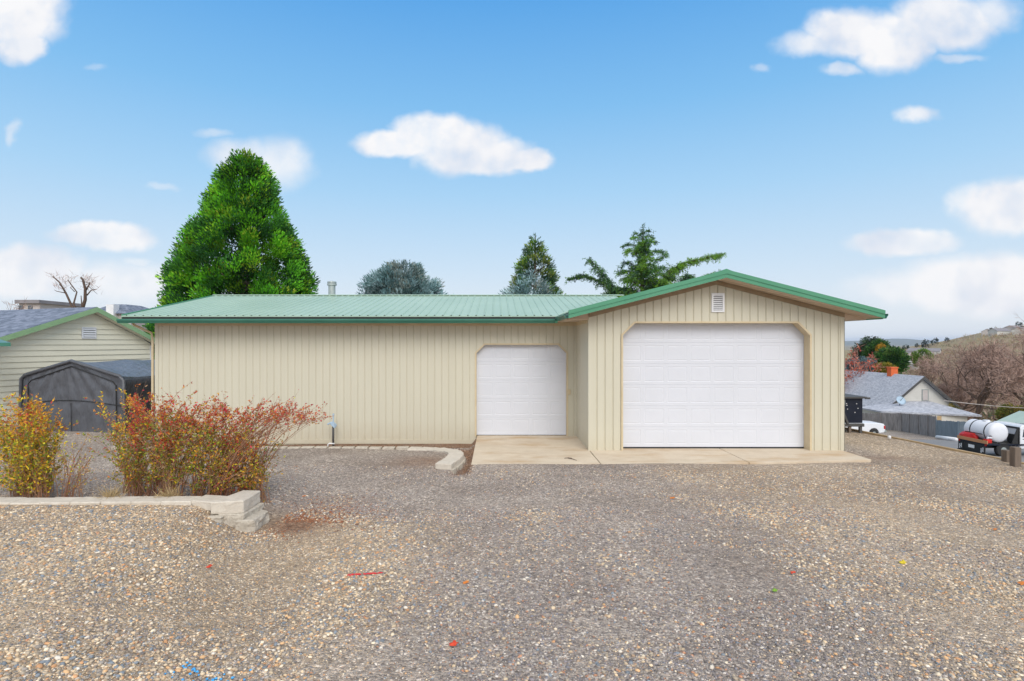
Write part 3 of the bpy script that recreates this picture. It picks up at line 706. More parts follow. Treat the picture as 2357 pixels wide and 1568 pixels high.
e = Vector((-1.85,15.08,0)); pts += [Vector((-1.65,15.0,0)), Vector((-1.97,15.12,0))]+[Vector((-1.97-.36*k,15.16+.004*k,0)) for k in range(1, 24)]
for k in range(len(pts)-1):
    a, b = pts[k], pts[k+1]; t = (b-a).normalized(); n_ = Vector((-t.y, t.x, 0)); wdt = .36 if k < 12 else .2
    zt_ = float(np.interp((a.y+b.y)/2, [12, 13.5, 15.2], [.13, .06, -.085])) + random.uniform(-.012,.012)
    inn = .02
    q = [a+t*inn, b-t*inn, b-t*inn+n_*wdt, a+t*inn+n_*wdt]
    if n_.dot(Vector((-1,0,0))) < 0 and k < 10: q = [a+t*inn-n_*wdt, b-t*inn-n_*wdt, b-t*inn, a+t*inn]
    if k >= 10: q = [a+t*inn-n_*0, b-t*inn, b-t*inn+n_*wdt, a+t*inn+n_*wdt]
    q = [(p.x, p.y) for p in q]
    rough_block('edging_block', 'block' if k < 12 else 'blocks2', ed, q, zt_-.12, zt_, k+90, .006, 2)
    if k < 8:
        q2 = [(x_+.05, y_-.02) for x_, y_ in q]; rough_block('edging_block', 'blocks2', ed, q2, zt_-.25, zt_-.11, k+130, .02, 3)

# ------------------------------------------------------------------ neighbour house (left)
PH = R(68); A0 = Vector((-15.71, 22.0, 0)); AZ = 4.05
nb = empty('neighbour_house', (A0.x, A0.y, -.45), PH)    # local x = along gable wall, local -y faces us, +y = along ridge
tag(nb, 'beige lap sided house with dark shingle roof and light green rake behind the tent', 'house')
zz0 = .45                      # local z = world z + .45
def lz(z): return z+zz0
XL, XR = -4.2, 2.78
sl, sr = .375, .49
def topz(x): return AZ-(-x*sl if x < 0 else x*sr)
mb = MB(); z = -.4; st = .20; xl, xr = -3.9, 2.45
while z < 3.9:
    z2 = min(z+st, 3.95); off = .035
    def lim(zv):
        zc = AZ-.20-zv
        return max(xl, -zc/sl) if zc > 0 else 0, min(xr, zc/sr) if zc > 0 else 0
    (a0_, b0_), (a1_, b1_) = lim(z), lim(z2)
    if b0_-a0_ < .05: break
    mb.poly((a0_,-off,lz(z)),(b0_,-off,lz(z)),(b1_,-.004,lz(z2)),(a1_,-.004,lz(z2)))
    mb.poly((a0_,-off,lz(z)),(b0_,-off,lz(z)),(b0_,0.0,lz(z)),(a0_,0.0,lz(z)))
    z = z2
mb.box(xr-.12, xr, .01, 9, lz(-.4), lz(AZ-.2-sr*xr)); mb.box(xl, xl+.1, .01, 9, lz(-.4), lz(AZ-.2-sl*-xl))
mb.build('siding_wall', 'siding', nb)
mb = MB(); mb.box(xr-.06, xr+.02, -.035, -.024, lz(-.4), lz(2.55)); mb.build('corner_trim', 'white', nb)
mb = MB(); mb.box(xr+.001, xr+.02, .35, 1.1, lz(.9), lz(2.3)); mb.build('window', 'glass', nb)
for sg, xe_, s_ in ((-1, XL, sl), (1, XR, sr)):
    mb = MB(); y0_, y1_ = -.35, 9.5; ze = AZ-abs(xe_)*s_
    mb.hexa([(0,y0_,lz(AZ-.10)),(xe_,y0_,lz(ze-.10)),(xe_,y1_,lz(ze-.10)),(0,y1_,lz(AZ-.10)),(0,y0_,lz(AZ)),(xe_,y0_,lz(ze)),(xe_,y1_,lz(ze)),(0,y1_,lz(AZ))])
    mb.build('roof', 'sh_dark', nb)
    mb = MB(); y0_, y1_ = -.39, -.353
    mb.hexa([(0,y0_,lz(AZ-.20)),(xe_,y0_,lz(ze-.20)),(xe_,y1_,lz(ze-.20)),(0,y1_,lz(AZ-.20)),(0,y0_,lz(AZ-.015)),(xe_,y0_,lz(ze-.015)),(xe_,y1_,lz(ze-.015)),(0,y1_,lz(AZ-.015))])
    mb.build('rake_trim', 'ltgreen', nb)
    mb = MB(); mb.hexa([(0,-.352,lz(AZ-.19)),(xe_,-.352,lz(ze-.19)),(xe_,-.03,lz(ze-.19)),(0,-.03,lz(AZ-.19)),(0,-.352,lz(AZ-.17)),(xe_,-.352,lz(ze-.17)),(xe_,-.03,lz(ze-.17)),(0,-.03,lz(AZ-.17))])
    mb.build('soffit', 'siding', nb)
# vent in the gable
mb = MB(); vx_ = -.10; vz_ = 3.05
mb.box(vx_-.28, vx_+.26, -.06, -.03, lz(vz_-.22), lz(vz_-.17)); mb.box(vx_-.28, vx_+.26, -.06, -.03, lz(vz_+.17), lz(vz_+.22)); mb.box(vx_-.28, vx_-.22, -.06, -.03, lz(vz_-.17), lz(vz_+.17)); mb.box(vx_+.24, vx_+.26, -.06, -.03, lz(vz_-.17), lz(vz_+.17))
nv = mb.build('gable_vent', 'white', nb)
mb = MB(); mb.box(vx_-.28, vx_+.24, -.034, -.03, lz(vz_-.17), lz(vz_+.17)); mb.build('backing', 'darkmetal', nv)
for k in range(4):
    z_ = vz_-.15+k*.085; mb = MB(); mb.hexa([(vx_-.28,-.058,lz(z_)),(vx_+.24,-.058,lz(z_)),(vx_+.24,-.036,lz(z_+.05)),(vx_-.28,-.036,lz(z_+.05)),(vx_-.28,-.058,lz(z_+.012)),(vx_+.24,-.058,lz(z_+.012)),(vx_+.24,-.036,lz(z_+.062)),(vx_-.28,-.036,lz(z_+.062))]); mb.build('louvre', 'white', nv)
# porch roof corner poking in at the left edge (world coordinates to local)
Mi = Matrix.Translation(nb.location) @ Matrix.Rotation(PH, 4, 'Z'); Mi = Mi.inverted()
mb = MB(); P = [PX(-140, 776, 18.4), PX(14, 784, 17.6), PX(27, 789, 17.4), PX(-140, 792, 17.2)]
P = [PX(-150,772,18.8), PX(0,781,18.2), PX(25,789,17.2), PX(-150,789,17.2)]
dn = Vector((0,0,-.11)); mb.hexa([p+dn for p in P]+P); mb.v = [tuple(Mi @ Vector(p)) for p in mb.v]; mb.build('porch_roof', 'gutter', nb)

# ------------------------------------------------------------------ storage tent
TB = R(-12)
T0 = PX(164, 1000, 18.0); tz = -.27
tn = empty('storage_tent', (T0.x, T0.y, tz), TB); tag(tn, 'peaked dark grey tarp storage tent beside the beige house', 'tent')
HW, EH, PK, TL = 1.98, 1.78, 2.36, 6.0
def tprof(o=0): return [(-HW-o-.04,0),(-HW-o,EH*.55),(-HW+.02-o,EH),(-HW+.16,EH+.12+o*.5),(0,PK+o),(HW-.16,EH+.12+o*.5),(HW-.02+o,EH),(HW+o,EH*.55),(HW+o+.04,0)]
def skin(P, y0_, y1_, ny_, sag, seedv, lo=0, hi=None):
    hi = hi or len(P); out = MB(); idx = {}
    pts = []
    Q = P[lo:hi]
    dense = []
    for a, b in zip(Q[:-1], Q[1:]):
        for t in np.linspace(0, 1, 6)[:-1]: dense.append((a[0]+(b[0]-a[0])*t, a[1]+(b[1]-a[1])*t))
    dense.append(Q[-1]); n = len(dense)
    for j in range(ny_+1):
        yv = y0_+(y1_-y0_)*j/ny_; t = (j/ny_*3) % 1; sg_ = sag*math.sin(math.pi*t)
        for (x_, z_) in dense:
            w_ = noise.noise(Vector((x_*2+seedv, yv*2, z_*1.5)))*.035
            rr = math.hypot(x_, z_-1) or 1
            out.v.append((x_*(1-sg_*.03)+w_*x_/rr, yv, z_-sg_*.06*(z_ > EH)+w_*(z_-1)/rr*(z_ > .05)))
    for j in range(ny_):
        for i in range(n-1): out.f.append((j*n+i, j*n+i+1, (j+1)*n+i+1, (j+1)*n+i))
    return out
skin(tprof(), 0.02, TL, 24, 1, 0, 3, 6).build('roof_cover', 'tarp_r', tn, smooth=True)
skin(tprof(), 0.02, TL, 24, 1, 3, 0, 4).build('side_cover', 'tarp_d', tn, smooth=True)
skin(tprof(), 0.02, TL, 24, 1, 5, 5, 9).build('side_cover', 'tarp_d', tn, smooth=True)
# front panel with creases fanning from the middle seam
def inprof(x):
    P = tprof(); 
    for a, b in zip(P[:-1], P[1:]):
        if a[0] <= x <= b[0] and b[0] > a[0]: return a[1]+(b[1]-a[1])*(x-a[0])/(b[0]-a[0])
    return EH
mb = MB(); nx_, nz_ = 60, 44; xs_ = np.linspace(-HW+.02, HW-.02, nx_)
for j in range(nz_+1):
    for x_ in xs_:
        tz_ = inprof(x_); z_ = tz_*j/nz_
        fan = .016*math.sin(math.atan2(x_+.35, 2.9-z_)*26)*ss(.3, 1.5, np.array(z_))+.02*noise.noise(Vector((x_*1.6, z_*2.2, 4)))
        if z_ < 1.05: fan += .012*math.sin(x_*11)*(1.05-z_)
        edge = min(1, (tz_-z_)*5, (HW-abs(x_))*5)
        mb.v.append((x_, .03+float(fan)*edge*1.3, z_))
for j in range(nz_):
    for i in range(nx_-1): mb.f.append((j*nx_+i, j*nx_+i+1, (j+1)*nx_+i+1, (j+1)*nx_+i))
mb.build('front_panel', 'tarp', tn, smooth=True)
# rolled hem / frame sleeve around the front
P = tprof(.01); mb = MB(); mb.tube([(x_, .0, z_) for x_, z_ in P], .055, 8); mb.build('frame_sleeve', 'tarp', tn, smooth=True)
P2 = [(x_*.86, z_-.16 if z_ > .1 else z_) for x_, z_ in tprof()]; mb = MB(); mb.tube([(x_, -.0, z_) for x_, z_ in P2], .018, 6); mb.build('zip_seam', 'black', tn)
mb = MB(); mb.tube([(x_, .0, 1.02+.10*math.cos(x_*1.0)) for x_ in np.linspace(-HW+.1, HW-.1, 14)], .013, 5); mb.build('panel_seam', 'black', tn)
mb = MB(); mb.tube([(-HW+.1,-.04,.06),(0,-.05,.07),(HW-.1,-.04,.06)], .05, 8); mb.build('bottom_roll', 'tarp_d', tn, smooth=True)
mb = MB(); mb.tube([(.0,-.0,.12),(.0,-.012,1.05)], .010, 5); mb.build('door_zip', 'black', tn)

# ------------------------------------------------------------------ foliage generators
def leaf_tris(C, D, ln, wd, tint, fold=0):
    """long triangles/diamonds: C centre, D direction (n,3)"""
    n = len(C); D = D/np.linalg.norm(D, axis=1, keepdims=True)
    Rn = rng.normal(size=(n, 3)); Sd = np.cross(D, Rn); Sd /= np.linalg.norm(Sd, axis=1, keepdims=True)+1e-9
    ln = np.broadcast_to(ln, (n,))[:, None]; wd = np.broadcast_to(wd, (n,))[:, None]
    V = np.stack([C, C+D*ln*.45+Sd*wd*.5, C+D*ln, C+D*ln*.45-Sd*wd*.5], 1).reshape(-1, 3)
    Fq = np.arange(4*n).reshape(n, 4); return V, Fq, np.repeat(tint, 4, 0)
def palette(n, cols, wts=None, var=.25):
    cols = np.array(cols); i = rng.choice(len(cols), n, p=(np.array(wts)/sum(wts) if wts else None))
    return cols[i]*(1-var+2*var*rng.random((n, 1)))
def crown(prof, nclump, per, crad, ln, wd, cols, up=.5, inner=.3, wts=None, gap=.0, seed=0, squash=1.0, fine=.06):
    """prof [(z, r, xshift)] from bottom to top"""
    pz = np.array([p[0] for p in prof]); pr = np.array([p[1] for p in prof]); px = np.array([(p[2] if len(p) > 2 else 0) for p in prof])
    area = np.interp(np.linspace(pz[0], pz[-1], 200), pz, pr); cdf = np.cumsum(area+.05*area.max()); cdf /= cdf[-1]
    z = np.interp(rng.random(nclump), cdf, np.linspace(pz[0], pz[-1], 200)); r = np.interp(z, pz, pr); an = rng.random(nclump)*2*math.pi
    lump = np.array([noise.noise(Vector((math.cos(a)*1.7*2, math.sin(a)*1.7*2, zz_*.55+seed))) for a, zz_ in zip(an, z)])
    lump2 = np.array([noise.noise(Vector((math.cos(a)*8, math.sin(a)*8, zz_*1.9+seed))) for a, zz_ in zip(an, z)])
    fr = np.where(rng.random(nclump) < inner, .35+.45*rng.random(nclump), .88+.14*rng.random(nclump)+lump*.20+fine*lump2)
    C = np.stack([np.cos(an)*r*fr+np.interp(z, pz, px), np.sin(an)*r*fr*squash, z], 1)
    if gap:
        keep = lump > -gap*.5; C = C[keep]; an = an[keep]; r = r[keep]
    n = len(C); O = np.stack([np.cos(an), np.sin(an), np.full(n, up)], 1)
    tone = palette(n, cols, wts, .22); tone = tone*np.clip(1+.9*lump2[keep if gap else slice(None)], .55, 1.5)[:, None]
    Ci = np.repeat(C, per, 0); Oi = np.repeat(O, per, 0); Ti = np.repeat(tone, per, 0)*(.8+.4*rng.random((n*per, 1)))
    off = rng.normal(size=(n*per, 3)); off /= np.linalg.norm(off, axis=1, keepdims=True); off += Oi*.45; off *= (rng.random((n*per, 1))**.4)*crad
    Dd = Oi*.7+off/crad*.9+rng.normal(size=off.shape)*.25
    return leaf_tris(Ci+off, Dd, ln*(.7+.6*rng.random(n*per)), wd*(.7+.6*rng.random(n*per)), Ti)
def tree_obj(name, loc, label, cat, cr, trunk_r, trunk_h, group=None, mat='leaf', tmat='bark', limbs=6, crown_h=None):
    root = empty(name, loc); tag(root, label, cat, group)
    npmesh('crown', cr[0], cr[1], mat, root, cr[2])
    mb = MB(); mb.tube([(0,0,-.3),(.03,0,trunk_h*.3),(-.02,.03,trunk_h*.65),(0,0,trunk_h)], [trunk_r*1.25,trunk_r,trunk_r*.65,trunk_r*.15], 8)
    for k in range(limbs):
        a = k*2.4; z_ = trunk_h*(.25+.6*k/limbs); l = (trunk_h-z_)*.35+.3
        mb.tube([(0,0,z_),(math.cos(a)*l*.5,math.sin(a)*l*.5,z_+l*.3),(math.cos(a)*l,math.sin(a)*l,z_+l*.5)], [trunk_r*.35,trunk_r*.22,trunk_r*.05], 5)
    mb.build('trunk', tmat, root, smooth=True); return root

# giant conifer behind the wing
D1 = 32.; cx_ = (560-U0)*D1/F
def zt_(v, d=D1): return H-(v-V0)*d/F
outl = [(356,556,576),(368,536,594),(395,512,615),(441,488,642),(474,472,652),(510,450,668),(533,432,682),(568,410,694),(596,396,704),(645,376,720),(690,366,724),(730,345,730),(780,325,735)]
prof = [(zt_(v)+.1, max(.1, (b-a)/2*D1/F-.22), ((a+b)/2-560)*D1/F) for v, a, b in outl][::-1]
prof = [(a-.35*(a > 8), b*.85, c*.6+.02) for a, b, c in [(.9, 4.9, -.9)]+prof]
cr = crown(prof, 2700, 78, .42, .19, .078, [(.10,.34,.02),(.16,.46,.02),(.025,.09,.02),(.27,.50,.03),(.055,.19,.03),(.34,.44,.04)], .9, .25, [3,3,3.6,1.3,3,.35], gap=.42, seed=1, squash=.75, fine=.16)
tree_obj('conifer_tree', (cx_, D1, 0), 'tall dense bright green conical conifer rising behind the left of the green roof', 'tree', cr, .45, 12.6, limbs=10)
# blue spruce dome
BLUE = [(.20,.33,.34),(.30,.44,.45),(.09,.16,.16),(.42,.54,.54),(.14,.23,.22),(.30,.33,.28)]
D2 = 34.; c = (925-U0)*D2/F
prof = [(-.0,1.9),(zt_(715,D2),2.35),(zt_(690,D2),2.3),(zt_(665,D2),2.0),(zt_(642,D2),1.5),(zt_(626,D2),.95),(zt_(616,D2),.35)]
cr = crown(prof, 1100, 56, .32, .22, .06, BLUE, .9, .4, seed=4, squash=.8, fine=.45)
tree_obj('blue_spruce', (c, D2, 0), 'round topped blue grey spruce above the middle of the green roof', 'tree', cr, .25, 4.9)
# green conifer with blue spruce in front
D3 = 38.; c = (1232-U0)*D3/F
prof = [(0,1.9),(zt_(690,D3),1.5),(zt_(655,D3),1.2),(zt_(622,D3),.95),(zt_(592,D3),.6),(zt_(566,D3),.26),(zt_(546,D3),.03)]
cr = crown(prof, 1050, 40, .26, .22, .06, [(.08,.18,.04),(.14,.26,.04),(.05,.11,.05),(.24,.29,.05),(.08,.14,.09)], .9, .25, gap=.35, seed=9, squash=.8, fine=.4)
tree_obj('fir_tree', (c, D3, 0), 'narrow pointed dark green fir with gaps, standing behind a small blue spruce', 'tree', cr, .2, zt_(545,D3))
D4 = 35.; c = (1218-U0)*D4/F
prof = [(0,1.6),(zt_(690,D4),1.5),(zt_(676,D4),1.35),(zt_(663,D4),.8),(zt_(650,D4),.4),(zt_(634,D4),.04)]
cr = crown(prof, 380, 28, .30, .28, .055, BLUE, .6, .3, seed=12)
tree_obj('blue_spruce', (c, D4, 0), 'smaller pointed blue grey spruce in front of the narrow fir', 'tree', cr, .18, 4.3)
# cedar: explicit boughs with hanging sprays
D5 = 36.
cd = empty('cedar_tree', ((1478-U0)*D5/F, D5, 0)); tag(cd, 'open spreading green cedar with long drooping boughs behind the garage gable', 'tree')
cxw = cd.location.x
def cp(u, v, dy=0): p = PX(u, v, D5); return Vector((p.x-cxw, dy, p.z))
boughs = [ # (points(u,v), dy_end, thickness, spray)
 ([(1478,690),(1440,668),(1410,665),(1385,635),(1350,600)],-1,.07,.5),([(1478,690),(1430,672),(1395,650),(1350,632),(1312,640)],.8,.07,.5),
 ([(1478,700),(1440,690),(1415,685),(1395,700),(1380,720)],-1.5,.06,.5),([(1478,680),(1450,662),(1425,668),(1400,676)],1.5,.05,.5),
 ([(1478,672),(1520,650),(1560,610),(1610,598),(1655,588)],-.6,.08,.5),([(1478,690),(1520,664),(1550,618),(1575,612)],1.0,.07,.6),
 ([(1478,700),(1530,680),(1560,650),(1570,640),(1580,660)],-1.6,.07,.6),([(1500,720),(1580,670),(1620,640),(1662,626)],.5,.06,.4),
 ([(1478,665),(1455,650),(1440,640),(1434,660)],-1,.05,.45),([(1478,655),(1455,625),(1438,620),(1432,632)],1,.05,.4),
 ([(1478,650),(1510,632),(1535,640),(1545,648)],-.8,.05,.4),([(1478,640),(1505,615),(1525,618),(1540,608)],1,.05,.4),
 ([(1478,625),(1455,605),(1442,600),(1436,618)],.8,.04,.35),([(1478,620),(1500,600),(1515,600),(1522,590)],-1,.04,.4),
 ([(1478,605),(1455,578),(1440,580),(1434,592)],-.8,.03,.28),([(1478,600),(1505,578),(1525,576),(1536,585)],.6,.03,.3),
 ([(1478,585),(1460,562),(1446,560),(1440,566)],.6,.025,.24),([(1478,575),(1495,558),(1505,562)],-.5,.025,.24),
 ([(1478,565),(1462,548),(1448,552)],-.5,.02,.2),([(1478,555),(1492,540),(1508,545)],.5,.02,.2),
 ([(1478,545),(1468,535),(1460,540)],.2,.015,.16),([(1478,540),(1488,530),(1498,535)],-.2,.015,.16),
 ([(1478,612),(1478,600),(1482,596),(1486,606)],-1.4,.03,.35),([(1478,640),(1485,628),(1495,628),(1500,640)],-2.0,.04,.5),([(1478,600),(1470,592),(1462,606)],-1.1,.03,.3),
 ([(1478,660),(1500,645),(1512,650),(1522,664)],-1.8,.04,.5),([(1478,680),(1500,676),(1520,690)],-2,.05,.5)]
for k in range(34):
    v_ = random.uniform(560, 700); sgn = random.choice((-1, 1)); w_ = (v_-530)*.42*random.uniform(.35, 1); u1 = 1478+sgn*w_; dz_ = random.uniform(-14, 4)
    boughs.append(([(1478,v_+12),(1478+sgn*w_*.5,v_+dz_),(u1,v_+dz_+random.uniform(4,18))], random.uniform(-1.8,1.8), .025, random.uniform(.2,.45)))
mbt = MB(); mbt.tube([cp(1478,V0+60), cp(1480,700), cp(1477,620), cp(1479,560), cp(1480,522)], [.22,.17,.11,.05,.012], 8)
LC, LD, LT, LL = [], [], [], []
CED = [(.08,.21,.04),(.15,.34,.03),(.05,.11,.05),(.24,.44,.03),(.07,.14,.09)]
for pts_, dy, th, sp_ in boughs:
    P = [cp(u, v, dy*k/(len(pts_)-1)) for k, (u, v) in enumerate(pts_)]
    n = len(P); mbt.tube(P, [th*(1-.8*k/(n-1)) for k in range(n)], 5)
    L_ = sum((b-a).length for a, b in zip(P[:-1], P[1:]))
    tone = np.array(CED[rng.integers(0, 5)])
    m = int(L_*(34 if L_ > 2.6 else 15))+2; phs = random.random()*9
    for q_ in range(m):          # side sprays, each a drooping frond carrying short needles
        t = (q_+random.uniform(-.6,1.4))/m*(n-1)*.999; t = min(n-1.001, max(.12, t)); k = min(n-2, int(t)); p = P[k].lerp(P[k+1], t-k); dr = (P[k+1]-P[k]).normalized()
        lg = .55+.75*noise.noise(Vector((t*3.1+phs, phs, 0)))+.35
        for sd_ in range(3):
            if random.random() < .2: continue
            s1 = max(.12, sp_*random.uniform(.35, 1.3)*lg*(1.1-.35*t/(n-1))); az_ = random.uniform(-1.5, 1.5)
            dd = (Vector((dr.x*.6+random.gauss(0,.55), math.sin(az_)*1.0, random.uniform(-.1,.6)))).normalized()
            a_ = p+Vector((random.gauss(0,.05), random.gauss(0,.1), random.gauss(0,.05))); tt = tone*.4+np.array(CED[rng.integers(0, 5)])*.6; dro = random.uniform(-.22,-.08); ns_ = max(4, int(s1/.045))
            for q in range(ns_):
                dd = (dd+Vector((random.gauss(0,.05), random.gauss(0,.05), dro))).normalized(); a_ = a_+dd*s1/ns_
                for w_ in range(2):
                    LC.append(a_+Vector((random.gauss(0,.015), random.gauss(0,.02), random.gauss(0,.015)))); LD.append(dd*.5+Vector((random.gauss(0,.7), random.gauss(0,.7), random.gauss(0,.5)-.1))); LT.append(tt*random.uniform(.65, 1.35)); LL.append(.08+.09*random.random())
for k in range(260):   # leader tip
    v = 519+rng.random()*50; LC.append(cp(1479+rng.normal()*(v-515)*.16, v, rng.normal()*.25)); LD.append(Vector(rng.normal(size=3))+Vector((0,0,.3))); LT.append(np.array(CED[2])*1.2); LL.append(.16)
LC = np.array([tuple(p) for p in LC]); LD = np.array([tuple(p) for p in LD]); LT = np.array(LT)
cr = leaf_tris(LC, LD, np.array(LL), .036, LT); npmesh('crown', cr[0], cr[1], 'leaf', cd, cr[2]); mbt.build('trunk', 'bark', cd, smooth=True)

# bare trees ----------------------------------------------------------------
def bare(name, loc, label, cat, h, spread, tmat, wmat, levels=5, seed=1, lean=(0,0), group=None, twigs=9, r0=.22, leafc=None, leafn=0, droop=0., twl=None, fork=None, twr=.008):
    rs = random.Random(seed); root = empty(name, loc); tag(root, label, cat, group)
    mb = MB(); TV = []; tips = []
    def grow(p, d, l, r, lev):
        pts_ = [p]; dd = d.copy(); n = 4
        for k in range(n):
            dd = (dd+Vector((rs.gauss(0,.16), rs.gauss(0,.16), rs.gauss(0,.08)+.06-droop*(lev < 2)))).normalized(); pts_.append(pts_[-1]+dd*l/n)
        mb.tube(pts_, [r*(1-.4*k/n) for k in range(n+1)], 6 if lev > levels-2 else 3, cap=False)
        if lev == 0: tips.append((pts_[-1], dd)); return
        kids = 3 if lev < levels else (fork or 4)
        for c_ in range(kids):
            ax = dd.orthogonal().normalized(); ax.rotate(Matrix.Rotation(rs.random()*6.28, 3, dd))
            ang = rs.uniform(.35, .95)*spread; nd = dd.copy(); nd.rotate(Matrix.Rotation(ang, 3, ax)); 
            k = rs.choice((2,3,4)) if c_ else 4
            grow(pts_[k], nd, l*rs.uniform(.62,.86), r*.58, lev-1)
    grow(Vector((0,0,-.3)), Vector((lean[0], lean[1], 1)).normalized(), h*.27, r0, levels)
    mb.build('trunk', tmat, root)
    C = []; Dv = []; tl = twl or h*.06
    for (p, d_) in tips:
        for q in range(twigs):
            C.append(tuple(p-d_*rs.random()*tl*2)); Dv.append(tuple(d_+Vector((rs.gauss(0,.7), rs.gauss(0,.7), rs.gauss(0,.55)-droop))))
    C = np.array(C); Dv = np.array(Dv); V, Fc, _ = leaf_tris(C, Dv, tl*(.6+.9*rng.random(len(C))), twr*2.2, np.zeros((len(C), 3)))
    npmesh('twigs', V, Fc, wmat, root)
    if leafc is not None:
        idx = rng.integers(0, len(C), leafn); Cl = C[idx]+rng.normal(size=(leafn, 3))*tl*.5
        V, Fc, T = leaf_tris(Cl, rng.normal(size=(leafn, 3)), tl*.5, tl*.3, palette(leafn, leafc)); npmesh('leaves', V, Fc, 'leaf', root, T)
    return root

# ------------------------------------------------------------------ background, left
# pruned tree with stubby limbs
D6 = 36.; o6 = PX(190, 705, D6); pt = empty('pruned_tree', (o6.x, D6, 0)); tag(pt, 'bare pruned tree with stubby brown limbs behind the dark shingle roof', 'tree')
def q6(u, v, dy=0): p = PX(u, v, D6); return Vector((p.x-o6.x, dy, p.z))
mb = MB(); mb.tube([(0,0,-.2), q6(186,760), q6(184,730)], [.35,.3,.25], 8)
for pts_, r in (([(184,730),(162,705),(152,675),(137,650),(128,637)],.13),([(184,730),(176,700),(172,672),(158,645)],.11),([(184,730),(182,705),(182,680)],.09),([(184,730),(195,690),(200,665),(198,645),(195,640)],.18),([(198,668),(207,655),(209,650)],.09),([(200,680),(210,668),(213,664)],.07),([(152,675),(142,672),(130,668)],.05),([(150,672),(146,662),(144,655)],.05),([(172,672),(165,662),(160,658)],.04),([(199,655),(193,650),(191,648)],.05),([(205,660),(213,676)],.03)):
    P = [q6(u, v, random.uniform(-.5,.5)*(k > 0)) for k, (u, v) in enumerate(pts_)]; r = r*.62; mb.tube(P, [r*(1-.6*k/(len(P)-1)) for k in range(len(P))], 6)
mb.build('trunk', 'barebark', pt, smooth=True)
C = []; Dv = []
for (u, v) in ((128,640),(158,646),(196,642),(209,652),(212,668),(140,665),(150,655),(200,650)):
    for _ in range(26): C.append(tuple(q6(u+random.gauss(0,6), v+random.gauss(0,5), random.gauss(0,.3)))); Dv.append((random.gauss(0,1), random.gauss(0,1), .8))
V, Fc, _ = leaf_tris(np.array(C), np.array(Dv), .5, .02, np.zeros((len(C), 3))); npmesh('twigs', V, Fc, 'twig', pt)
for k, (u, sd, w, lb) in enumerate(((12, 3, 1.1, 'reddish bare bush at the far left above the dark shingle roof'), (118, 5, 1.0, 'thin bare bush left of the pruned tree above the shingle roof'))):
    p = PX(u, 706, 33.); bare('bare_bush', (p.x, 33., .6), lb, 'bush', 6.2 if k == 0 else 5.9, 1.15, 'barebark', 'twig', 4, sd, twigs=10, r0=.09, twr=.01, twl=.4)
def simple_house(name, loc, rz, w, dpt, wh, rh, label, wmat='farwall', rmat='farroof', ov=.35, win=True, group=None, chim=False):
    r_ = empty(name, loc, rz); tag(r_, label, 'house', group)
    mb = MB(); mb.box(-w/2, w/2, -dpt/2, dpt/2, -1.5, wh); 
    for y_ in (-dpt/2, dpt/2): mb.poly((-w/2,y_,wh),(w/2,y_,wh),(0,y_,wh+rh))
    mb.build('wall', wmat, r_)
    mb = MB(); s_ = rh/(w/2)
    for sg in (-1, 1):
        xe_ = sg*(w/2+ov); ze = wh-s_*ov; ya, yb = -dpt/2-ov, dpt/2+ov
        mb.hexa([(0,ya,wh+rh+.02),(xe_,ya,ze+.02),(xe_,yb,ze+.02),(0,yb,wh+rh+.02),(0,ya,wh+rh+.17),(xe_,ya,ze+.17),(xe_,yb,ze+.17),(0,yb,wh+rh+.17)])
    rf = mb.build('roof', rmat, r_)
    if chim: mb = MB(); mb.box(-.45,.45,-dpt*.2,-dpt*.2+.8,wh,wh+rh+.9); mb.build('chimney', 'white', rf)
    if win:
        for xx in (-w*.22, w*.22): mb = MB(); mb.box(xx-.45, xx+.45, -dpt/2-.04, -dpt/2-.01, wh*.35, wh*.75); mb.build('window', 'glass', r_)
    return r_
p = PX(65, 706, 50.); 
fb = empty('flat_roof_building', (p.x, 50, 0)); tag(fb, 'low tan flat roofed building seen between bare bushes at far left', 'building')
mb = MB(); mb.box(-.8, 1.0, 0, 5, 0, 6.1); mb.build('wall', 'farwall', fb); mb = MB(); mb.box(-.95, 1.2, -.3, 5.2, 6.1, 6.4); mb.build('roof', 'farroof', fb)
for xx in (-.6, .2): mb = MB(); mb.box(xx-.2, xx+.2, -.04, -.01, 5.4, 5.9); mb.build('window', 'glass', fb)
p = PX(258, 740, 46.); hh = empty('grey_roof_house', (p.x, 46, 0)); tag(hh, 'grey hip roofed house with broad white chimney beyond the beige gable', 'house')
zr_ = PX(258, 699, 46).z; ze_ = PX(258, 722, 46).z
mb = MB(); mb.box(-1.6, 1.5, 0, 6, 0, ze_); mb.build('wall', 'farwall', hh)
mb = MB(); a_ = [(-2.0,-.3,ze_),(1.75,-.3,ze_),(1.75,6,ze_),(-2.0,6,ze_)]; t_ = [(-.7,.9,zr_),(.5,.9,zr_),(.5,3,zr_),(-.7,3,zr_)]
i = 0; mb.hexa(a_+t_); rf = mb.build('roof', 'sh_dark', hh); mb = MB(); mb.box(-.15,.45,-.5,.2,0,zr_-.1); mb.build('chimney', 'white', rf)

